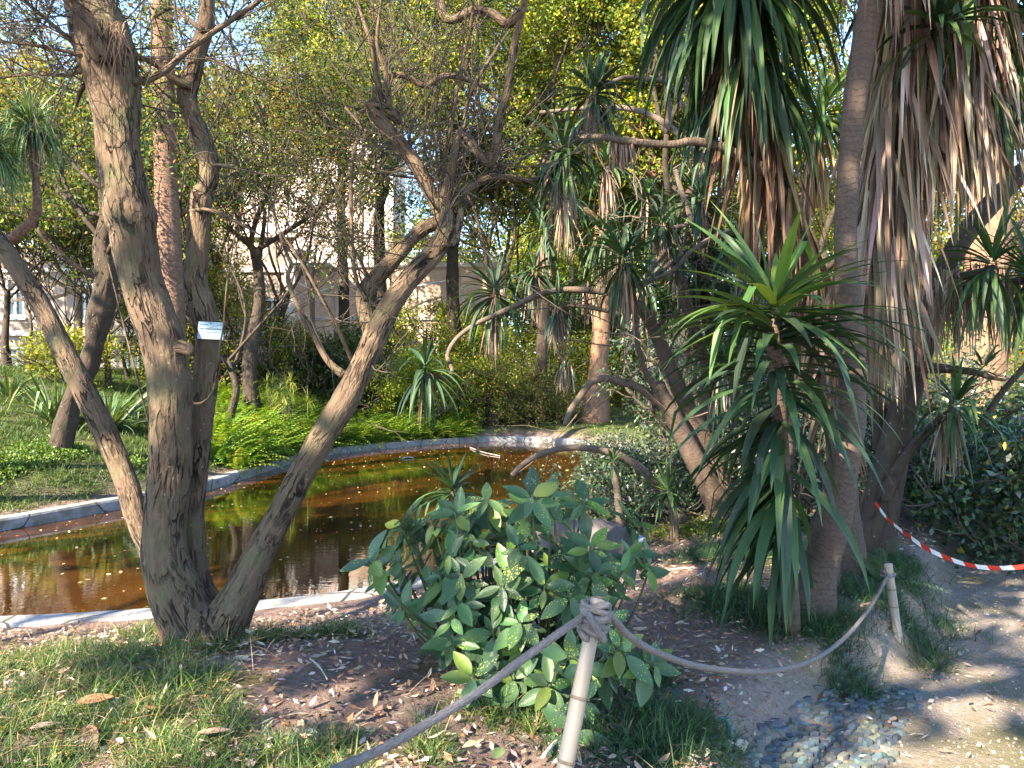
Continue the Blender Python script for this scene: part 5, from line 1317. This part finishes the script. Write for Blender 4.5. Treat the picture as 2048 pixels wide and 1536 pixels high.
# near right: dark glossy shrubs
RG = "glossy shrubs by the path"
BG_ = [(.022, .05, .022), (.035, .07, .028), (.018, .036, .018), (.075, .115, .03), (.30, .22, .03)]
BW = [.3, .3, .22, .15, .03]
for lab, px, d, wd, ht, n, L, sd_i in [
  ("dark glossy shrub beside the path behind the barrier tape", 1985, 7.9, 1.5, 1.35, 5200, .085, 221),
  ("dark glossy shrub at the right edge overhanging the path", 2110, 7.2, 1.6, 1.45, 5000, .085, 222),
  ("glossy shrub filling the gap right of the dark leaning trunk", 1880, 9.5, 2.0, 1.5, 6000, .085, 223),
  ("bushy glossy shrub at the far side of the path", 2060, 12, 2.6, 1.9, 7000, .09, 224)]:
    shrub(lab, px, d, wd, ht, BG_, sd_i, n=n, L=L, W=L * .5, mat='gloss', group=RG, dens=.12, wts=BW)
PG = "shrubs at the near right pond edge"
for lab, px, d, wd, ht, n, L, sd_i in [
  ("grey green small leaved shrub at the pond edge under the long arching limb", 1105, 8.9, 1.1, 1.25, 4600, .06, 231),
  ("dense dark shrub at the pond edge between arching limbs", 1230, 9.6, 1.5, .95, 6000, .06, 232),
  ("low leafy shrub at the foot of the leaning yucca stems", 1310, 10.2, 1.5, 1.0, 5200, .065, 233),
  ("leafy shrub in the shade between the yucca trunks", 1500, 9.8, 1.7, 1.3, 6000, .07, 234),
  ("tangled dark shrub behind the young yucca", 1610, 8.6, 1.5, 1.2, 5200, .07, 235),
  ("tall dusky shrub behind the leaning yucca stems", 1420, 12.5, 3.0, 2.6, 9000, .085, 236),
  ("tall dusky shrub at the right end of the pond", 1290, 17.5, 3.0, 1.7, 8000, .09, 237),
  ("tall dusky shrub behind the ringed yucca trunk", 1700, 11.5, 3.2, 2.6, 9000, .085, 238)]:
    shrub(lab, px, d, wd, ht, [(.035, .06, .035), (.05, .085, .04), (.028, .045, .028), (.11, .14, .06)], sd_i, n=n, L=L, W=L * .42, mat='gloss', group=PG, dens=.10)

# saplings and odd plants on the left bank
for i, (px, d, h, lab) in enumerate([(140, 22, 6.2, "slim leafy sapling before the middle house windows"), (60, 21, 6.5, "slim leafy sapling before the leftmost house window"), (265, 23.5, 5.5, "thin leafy sapling behind the main willow stem")]):
    canopy_tree("sapling", lab, gpt(px, d), h, .05, DK + OL, 240 + i, nleaf=9000, L=.15, W=.045, crown_r=1.7, frac=.25, tp=.36, lev=2, group="saplings before the house", limbs=6)
PY = [(.09, .16, .06), (.13, .21, .07), (.06, .11, .05), (.20, .26, .09)]
for i, (px, py, d, rpx, lab, path) in enumerate([
   (62, 262, 11, 62, "mop headed plant with thin drooping leaves on a bare crooked stem", [(-120, 700, 24), (-60, 570, 22), (0, 500, 20), (50, 455, 20), (73, 423, 18), (72, 370, 14), (66, 320, 13), (62, 270, 14)]),
   (-20, 320, 10.5, 70, "mop headed plant cut off by the left edge", [(-60, 700, 24), (-50, 560, 20), (-35, 430, 18), (-22, 330, 16)])]):
    rt = thing("mop_head_plant", lab, "plant", gpt(path[0][0], d), "mop headed plants")
    pts, rr = pxpath(path, d); g0 = gpt(path[0][0], d); pts = [g0 - [0, 0, .1]] + pts; rr = [rr[0] * 1.2] + rr
    mb = MB(); tube(mb, pts, rr, 12, .1, barkdisp(.05, 6, .1, i)); mb.build("stem", M['palmbark'], rt, True)
    yhead(rt, P(px, py, d), (0, 0, 1), 330, .75, .028, 250 + i, 60, .6, low=-.4, droop=1.9, cols=PY, spread_r=.06)
FL = [(.07, .12, .05), (.10, .16, .06), (.05, .09, .045), (.15, .20, .05)]
for i, (px, d, n, L, lab) in enumerate([(215, 15.5, 80, 1.5, "big clump of sword leaved flax right of the crooked trunk"), (110, 15.0, 52, 1.35, "arching sword leaved flax clump left of the crooked trunk"), (20, 16.5, 26, 1.2, "small flax clump at the left edge below the basement windows"), (275, 17, 40, 1.2, "flax clump half hidden by the main willow stem")]):
    b_ = gpt(px, d); rt = thing("flax_plant", lab, "plant", b_, "flax clumps on the left bank"); rng = np.random.default_rng(260 + i)
    az = rng.uniform(0, 6.283, n); el = rng.uniform(.35, 2.2, n)
    mb = MB(); sword(mb, b_ + np.stack([np.cos(az) * .12, np.sin(az) * .12, 0 * az], 1), np.stack([np.cos(az), np.sin(az), el], 1), L * rng.uniform(.6, 1.1, n), .07, rng.uniform(.3, .9, n), pal(rng, n, FL, .2), 8, .3, 3, rng, kink=np.where(rng.uniform(0, 1, n) < .12, 5, 99)); mb.build("leaves", M['yucca'], rt)
for i, (px, d, lab) in enumerate([(540, 20.5, "papyrus like tuft on thin stalks left of the leaning willow stem"), (572, 20, "second papyrus like tuft on a thin stalk among the ferns")]):
    b_ = gpt(px, d); rt = thing("papyrus_plant", lab, "plant", b_); rng = np.random.default_rng(270 + i); mb = MB(); st_ = MB()
    for k_ in range(6):
        t_ = b_ + [rng.normal(0, .25), rng.normal(0, .2), rng.uniform(1.0, 1.7)]; tube(st_, [b_, (b_ + t_) / 2 + [.03, 0, 0], t_], [.012, .01, .008], 5, .3)
        nn = 46; sword(mb, np.tile(t_, (nn, 1)), rng.normal(0, 1, (nn, 3)) + [0, 0, .6], rng.uniform(.35, .6, nn), .014, .9, pal(rng, nn, YG + FL, .2), 5, 0, 2, rng, 'grass')
    st_.build("stalks", M['twig'], rt); mb.build("leaves", M['grass'], rt)
# fern bank (uncountable)
rng = np.random.default_rng(280)
cx_ = rng.uniform(-11, -1.5, 5200); cy_ = rng.uniform(14.5, 27, 5200); sd_p = sdist(cx_, cy_)
ok = (sd_p > .1) & (sd_p < 5.2) & ((cx_ - 1024 * 0) < -1.6) & (((cx_ / cy_ * F + 1024) > 425)) & (cy_ > 15.5)
cx_, cy_ = cx_[ok][:1500], cy_[ok][:1500]
mb = MB()
cz_ = ground(cx_, cy_)
for k_ in range(7):
    fronds(mb, np.stack([cx_, cy_, cz_], 1), len(cx_), .95, rng, [(.12, .21, .03), (.17, .27, .035), (.08, .16, .025), (.23, .30, .04)], .12, 11, .9, .75, low=.2)
tag(mb.build("fern_bed", M['fern']), "bright green fern bed covering the bank above the pond rim", "ferns", kind="stuff")
# small fern near far post
fr_ = thing("fern_plant", "small pale fern growing beside the foot of the dark leaning trunk", "plant", gpt(1765, 5.7)); mb = MB()
fronds(mb, gpt(1765, 5.7), 22, .42, rng, [(.07, .11, .05), (.10, .15, .06)], .16, 16, .7, .7, low=.1); mb.build("fronds", M['fern'], fr_)
# reed tuft at far rim
rt = thing("reed_tuft", "small bright green reed tuft on the far pond rim", "plant", gpt(952, 25.9)); n = 40; mb = MB()
sword(mb, np.tile(gpt(952, 25.9), (n, 1)) + rng.normal(0, .1, (n, 3)) * [1, 1, 0], rng.normal(0, .3, (n, 3)) + [0, 0, 1], rng.uniform(.3, .6, n), .03, .3, pal(rng, n, YG, .2), 4, 0, 2, rng, 'grass'); mb.build("blades", M['grass'], rt)

m_grit = leaf_mat('grit', .85, 0, .2)
# ------------------------------------------------------------------ grass, litter
rng = np.random.default_rng(300)
def clumps(n, xr, yr, cond, sp, seed):
    r_ = np.random.default_rng(seed); x = r_.uniform(*xr, n); y = r_.uniform(*yr, n); k_ = cond(x, y); return x[k_], y[k_]
def tufts(mb, x, y, per, L, W, cols, rng, rad=.045, droop=.9):
    n = len(x) * per; X_ = np.repeat(x, per) + rng.normal(0, rad, n); Y_ = np.repeat(y, per) + rng.normal(0, rad, n); Z_ = ground(X_, Y_) - .005
    d = rng.normal(0, .6, (n, 3)); d[:, 0] += (X_ - np.repeat(x, per)) / rad * .45; d[:, 1] += (Y_ - np.repeat(y, per)) / rad * .45; d[:, 2] = rng.uniform(.5, 1.3, n)
    tn = np.repeat(rng.uniform(.75, 1.25, len(x)), per)
    sword(mb, np.stack([X_, Y_, Z_], 1), d, L * rng.uniform(.5, 1.2, n) * np.repeat(rng.uniform(.75, 1.2, len(x)), per), W, rng.uniform(.4, 1.3, n) * droop, pal(rng, n, cols, .2) * tn[:, None], 4, 0, 2, rng, 'grass')
MG = [(.045, .095, .038), (.070, .13, .042), (.034, .068, .034), (.17, .24, .034), (.12, .17, .036), (.22, .18, .08), (.055, .10, .042)]
def front_cond(x, y):
    px = x / y * F + 1024; z = n2(x, y, 1.15, 61) * .65 + n2(x, y, 3.1, 62) * .35
    e = (sdist(x, y) > .55) & (pathmask(x, y) < .05)
    left = z + .12 * (px < 720) - .10 * (px > 900) - .25 * sstep(4.7, 5.6, y) * (px > 420) - .3 * sstep(4.3, 4.9, y) * (px < 250) - .5 * (np.hypot(x - .15, (y - 3.85)) < .22)
    return e & (left > .53) & (x < .75)
x, y = clumps(9000, (-4.2, .8), (1.7, 6.0), front_cond, 0, 301)
mb = MB(); tufts(mb, x[::2], y[::2], 44, .15, .0042, MG, rng, .026)
for (px, py, rx, ry, n) in [(1480, 1235, .32, .16, 150), (1600, 1270, .34, .14, 150), (1690, 1320, .15, .10, 50), (1420, 1115, .28, .2, 110), (1500, 1120, .3, .25, 110), (1340, 1480, .22, .12, 120), (1260, 1360, .16, .10, 60), (1700, 1200, .25, .3, 120), (1800, 1230, .16, .2, 60), (1240, 1500, .3, .1, 60), (1830, 1180, .12, .35, 50), (1765, 1135, .35, .22, 130), (1700, 1130, .2, .2, 60)]:
    g_ = G(px, py, .04); xx = g_[0] + rng.normal(0, rx * .55, n); yy = g_[1] + rng.normal(0, ry * 1.1, n); k_ = (sdist(xx, yy) > .4)
    tufts(mb, xx[k_], yy[k_], 24, .155, .0046, MG[:3] + [(.05, .085, .035)], rng)
tag(mb.build("grass_near", M['grass']), "dark tufty lily grass round the willow foot and in clumps beside the path", "grass", kind="stuff")
def bank_cond(x, y):
    s = sdist(x, y); px = x / y * F + 1024
    return (s > .4) & (s < 9) & (px < 720) & (x < -4) & (n2(x, y, .8, 63) * .6 + n2(x, y, 2.3, 65) * .4 > .34)
x, y = clumps(26000, (-17, -4), (8.5, 26), bank_cond, 0, 302)
mb = MB(); tufts(mb, x, y, 10, .17, .011, [(.06, .10, .028), (.085, .14, .032), (.045, .075, .025), (.13, .17, .04)], rng, .08)
x, y = clumps(2600, (-9, -5.8), (9.5, 13.5), lambda x, y: (sdist(x, y) > .3) & (n2(x, y, 1.4, 66) > .52), 0, 303)
n = len(x) * 14; X_ = np.repeat(x, 14) + rng.normal(0, .07, n); Y_ = np.repeat(y, 14) + rng.normal(0, .07, n)
leaves(mb, np.stack([X_, Y_, ground(X_, Y_) + rng.uniform(.01, .12, n)], 1), .045, .035, pal(rng, n, [(.10, .17, .03), (.15, .22, .035), (.07, .12, .03)], .2), rng, flat=1, hang=-.2)
tag(mb.build("grass_bank", M['grass']), "sloping left bank of grass and low clover above the pond rim", "grass", kind="stuff")
x, y = clumps(9000, (-2, 16), (14, 46), lambda x, y: (n2(x, y, .5, 67) > .33) & (sdist(x, y) > .5), 0, 304)
mb = MB(); tufts(mb, x, y, 8, .16, .02, [(.11, .17, .03), (.08, .13, .03), (.15, .19, .04)], rng, .15)
tag(mb.build("grass_lawn", M['grass']), "sunlit lawn seen far beyond the pond", "grass", kind="stuff")
# leaf litter
n = 85000; x = rng.uniform(-5.5, 6, n); y = 1.6 + 9 * rng.uniform(0, 1, n) ** 1.5; s = sdist(x, y)
pmk = pathmask(x, y)
k_ = (s > .42) & (rng.uniform(0, 1, n) > .93 * np.clip(pmk * 1.4, 0, 1)) & (rng.uniform(0, 1, n) < .35 + .9 * n2(x, y, 1.1, 70))
x, y = x[k_], y[k_]; n = len(x)
mb = MB()
leaves(mb, np.stack([x, y, ground(x, y) + rng.uniform(.008, .03, n)], 1), rng.uniform(.012, .075, n) ** 1.0, rng.uniform(.005, .026, n), pal(rng, n, [(.22, .14, .10), (.32, .22, .16), (.14, .09, .065), (.42, .32, .24), (.30, .15, .07), (.5, .42, .34)], .22), rng, dirv=rng.normal(0, 1, (n, 3)) * [1, 1, .18], flat=1)
k2 = (rng.uniform(0, 1, n) < .04) & (x < 2.5) & (y < 6); m2 = int(k2.sum())
lc = pal(rng, m2, [(.30, .18, .11), (.40, .30, .20), (.20, .115, .075), (.33, .24, .19)], .22); L2 = rng.lognormal(-3.15, .36, m2)
blades(mb, np.stack([x, y, ground(x, y) + rng.uniform(.012, .07, n)], 1)[k2], rng.normal(0, 1, (m2, 3)) * [1, 1, .25], rng.normal(0, .35, (m2, 3)) + [0, 0, 1], L2, L2 * rng.uniform(.25, .55, m2), np.concatenate([lc, np.zeros((m2, 1))], 1), rng.normal(0, .35, m2), 4)
# dry pine needles and straw
n = 2600; x = rng.uniform(-3.6, 1.2, n); y = rng.uniform(1.9, 5.6, n); k_ = (sdist(x, y) > .4) & (pathmask(x, y) < .2) & (n2(x, y, 1.3, 71) > .36); x, y = x[k_], y[k_]; n = len(x)
sword(mb, np.stack([x, y, ground(x, y) + rng.uniform(.02, .10, n)], 1), rng.normal(0, 1, (n, 3)) * [1, 1, .22], rng.uniform(.08, .22, n), .0028, .15, pal(rng, n, [(.42, .24, .12), (.34, .19, .10), (.5, .34, .2)], .2), 3, 0, 2, rng, 'grass')
tag(mb.build("leaf_litter", M['litter']), "brown leaf litter and dry needles strewn over the soil", "litter", kind="stuff")
# grit and small stones on the path
n = 13000; y = 1.8 + 8 * rng.uniform(0, 1, n) ** 1.6; x = np.interp(y, PATH_Y, PATH_X) + rng.uniform(-.5, 3.0, n); n = len(x)
th = np.arange(5) / 5 * 6.283; r0 = rng.lognormal(-5.25, .5, n)
zz = ground(x, y); ph = rng.uniform(0, 6.28, n)
rx = r0[:, None] * rng.uniform(.6, 1.2, (n, 5))
px_ = x[:, None] + np.cos(th + ph[:, None]) * rx; py_ = y[:, None] + np.sin(th + ph[:, None]) * rx
bot = np.stack([px_, py_, np.tile(zz[:, None] - .004, (1, 5))], 2); topv = np.stack([x[:, None] + (px_ - x[:, None]) * .6, y[:, None] + (py_ - y[:, None]) * .6, np.tile((zz + r0 * .7)[:, None], (1, 5))], 2)
v = np.concatenate([bot, topv], 1); b0_ = (np.arange(n) * 10)[:, None]
qs = [np.concatenate([b0_ + i, b0_ + (i + 1) % 5, b0_ + 5 + (i + 1) % 5, b0_ + 5 + i], 1) for i in range(5)] + [np.concatenate([b0_ + 5, b0_ + 6, b0_ + 7, b0_ + 8], 1), np.concatenate([b0_ + 5, b0_ + 8, b0_ + 9, b0_ + 9], 1)]
gm = MB(); gm.add(v, np.concatenate(qs), np.repeat(pal(rng, n, [(.24, .20, .16), (.32, .275, .225), (.16, .13, .11), (.20, .165, .13)], .2), 10, 0))
tag(gm.build("gravel", m_grit), "loose grit and small stones scattered on the earth path", "gravel", kind="stuff")
# floating leaves on the pond
n = 9000; x = rng.uniform(-8, 3, n); y = rng.uniform(5.8, 25, n); sw = sdist(x, y); k_ = (sw < -.04) & (rng.uniform(0, 1, n) < .12 + .45 * n2(x, y, .7, 72) ** 2 + .6 * np.exp(sw / .35)); x, y = x[k_], y[k_]; n = len(x)
mb = MB(); leaves(mb, np.stack([x, y, np.full(n, WATER_Z + .006)], 1), rng.uniform(.02, .07, n), rng.uniform(.015, .03, n), pal(rng, n, [(.40, .24, .10), (.5, .40, .2), (.3, .14, .05)], .25), rng, dirv=rng.normal(0, 1, (n, 3)) * [1, 1, .02], flat=1)
tag(mb.build("floating_leaves", M['litter']), "dead leaves and specks floating on the pond", "leaves", kind="stuff")
# moss and clover ground cover near yuccas
n = 2600; g_ = G(1430, 1050, .03); x = g_[0] + rng.normal(0, .45, n); y = g_[1] + rng.normal(0, .35, n)
mb = MB(); leaves(mb, np.stack([x, y, ground(x, y) + rng.uniform(.01, .07, n)], 1), .04, .03, pal(rng, n, [(.15, .18, .03), (.20, .21, .03), (.09, .13, .03)], .2), rng, flat=1, hang=-.2)
tag(mb.build("ground_cover", M['leaf']), "yellow green moss and small herbs at the foot of the leaning yuccas", "herbs", kind="stuff")
# single large fallen leaves, sticks
def big_leaf(px, py, L, W, az, lab, col, curl):
    g_ = G(px, py, .1); g_[2] = float(ground(g_[:1], g_[1:2])[0]) + .05; mb = MB()
    blades(mb, g_[None], np.array([[math.cos(az), math.sin(az), .12]]), np.array([[.1, -.25, 1.0]]), L, W, np.array([[*col, 0]]), curl, 9)
    tag(mb.build("fallen_leaf", M['litter'], smooth=True), lab, "leaf", "large dry leaves in the grass")
big_leaf(152, 1448, .15, .065, .25, "large folded rust brown leaf lying in the sunny grass", (.26, .12, .07), .1)
big_leaf(172, 1490, .17, .06, -.9, "large dark brown curled leaf near the bottom left corner", (.20, .11, .08), .35)
big_leaf(118, 1395, .10, .035, 1.6, "pale tan dry leaf standing in the grass left of the rust brown leaf", (.5, .33, .2), .2)
big_leaf(285, 1300, .13, .05, 2.4, "curled tan leaf close to the willow foot", (.42, .28, .18), .4)
big_leaf(60, 1500, .12, .03, .8, "thin grey dry leaf at the left edge", (.36, .27, .22), .3)
big_leaf(395, 1505, .13, .035, .1, "flat brown leaf in the shaded grass at the bottom", (.3, .19, .13), .1)
big_leaf(1478, 1450, .09, .03, 1.0, "pale leaf scrap on the light soil", (.5, .4, .3), .2)
big_leaf(990, 1520, .11, .05, 1.3, "fresh pale green leaf on the litter at the bottom", (.16, .22, .08), .2)
for a_, b_, r0, lab in [((130, 1300), (150, 1325), .006, "short pale broken stick left of the willow"), ((1085, 1520), (1120, 1485), .009, "grey stick leaning beside the near bamboo post"), ((620, 1360), (655, 1395), .006, "thin pale stick in the grass right of the willow"), ((1325, 1140), (1385, 1143), .008, "straight tan stick on the litter beyond the boulder")]:
    A = G(*a_, .08); B = G(*b_, .08); A[2] = float(ground(A[:1], A[1:2])[0]) + .03; B[2] = float(ground(B[:1], B[1:2])[0]) + .03
    mb = MB(); tube(mb, [A, (A + B) / 2 + [.004, .004, .008], B], [r0, r0 * .9, r0 * .6], 8, .03); tag(mb.build("stick", M['greybark'], smooth=True), lab, "stick")
# fallen branches in the water
for k_, (a_, m_, b_, lab) in enumerate([((730, 895), (755, 885), (790, 890), "thin dead branch lying at the far left of the pond by the ferns"), ((940, 895), (965, 905), (1000, 912), "bent twig sticking out of the water below the reed tuft"), ((805, 917), (815, 915), (828, 916), "short floating stick in mid pond")]):
    A, Mm, B = (G(*q_, WATER_Z + .02) for q_ in (a_, m_, b_)); Mm[2] += .012
    mb = MB(); tube(mb, [A, Mm, B], [.02, .018, .012], 6, .2); tag(mb.build("floating_branch", M['greybark'], smooth=True), lab, "branch")

# ------------------------------------------------------------------ unseen trees added outside the frame, towards the sun, to cast dappled shade
SHG = "unseen trees added towards the sun for shade"
for i, (x, y, h, cr, nl, gp, lab) in enumerate([(-2.4, 0.0, 10.0, 2.5, 4500, .52, "shade tree just left of the camera"), (-8.5, -1.5, 9.5, 3.2, 2600, .665, "big shade tree left of the camera"), (-5.5, -6.5, 11.5, 3.4, 3600, .60, "big shade tree behind the camera to the left"), (-1.2, -6.0, 10.0, 3.2, 3800, .58, "big shade tree straight behind the camera"), (-13, 2.0, 11, 3.4, 4500, .60, "shade tree left of the pond"), (2.5, -4.5, 8.5, 3.0, 5500, .48, "shade tree behind the path"), (-22.5, 19, 14, 3.6, 8000, .40, "shade tree left of the house")]):
    canopy_tree("shade_tree", lab + ", unseen, added for its shade", (x, y, 0), h, .2, OL, 400 + i, nleaf=nl, L=.30, W=.17, crown_r=cr, frac=.42, tp=.27, group=SHG, gaps=gp)
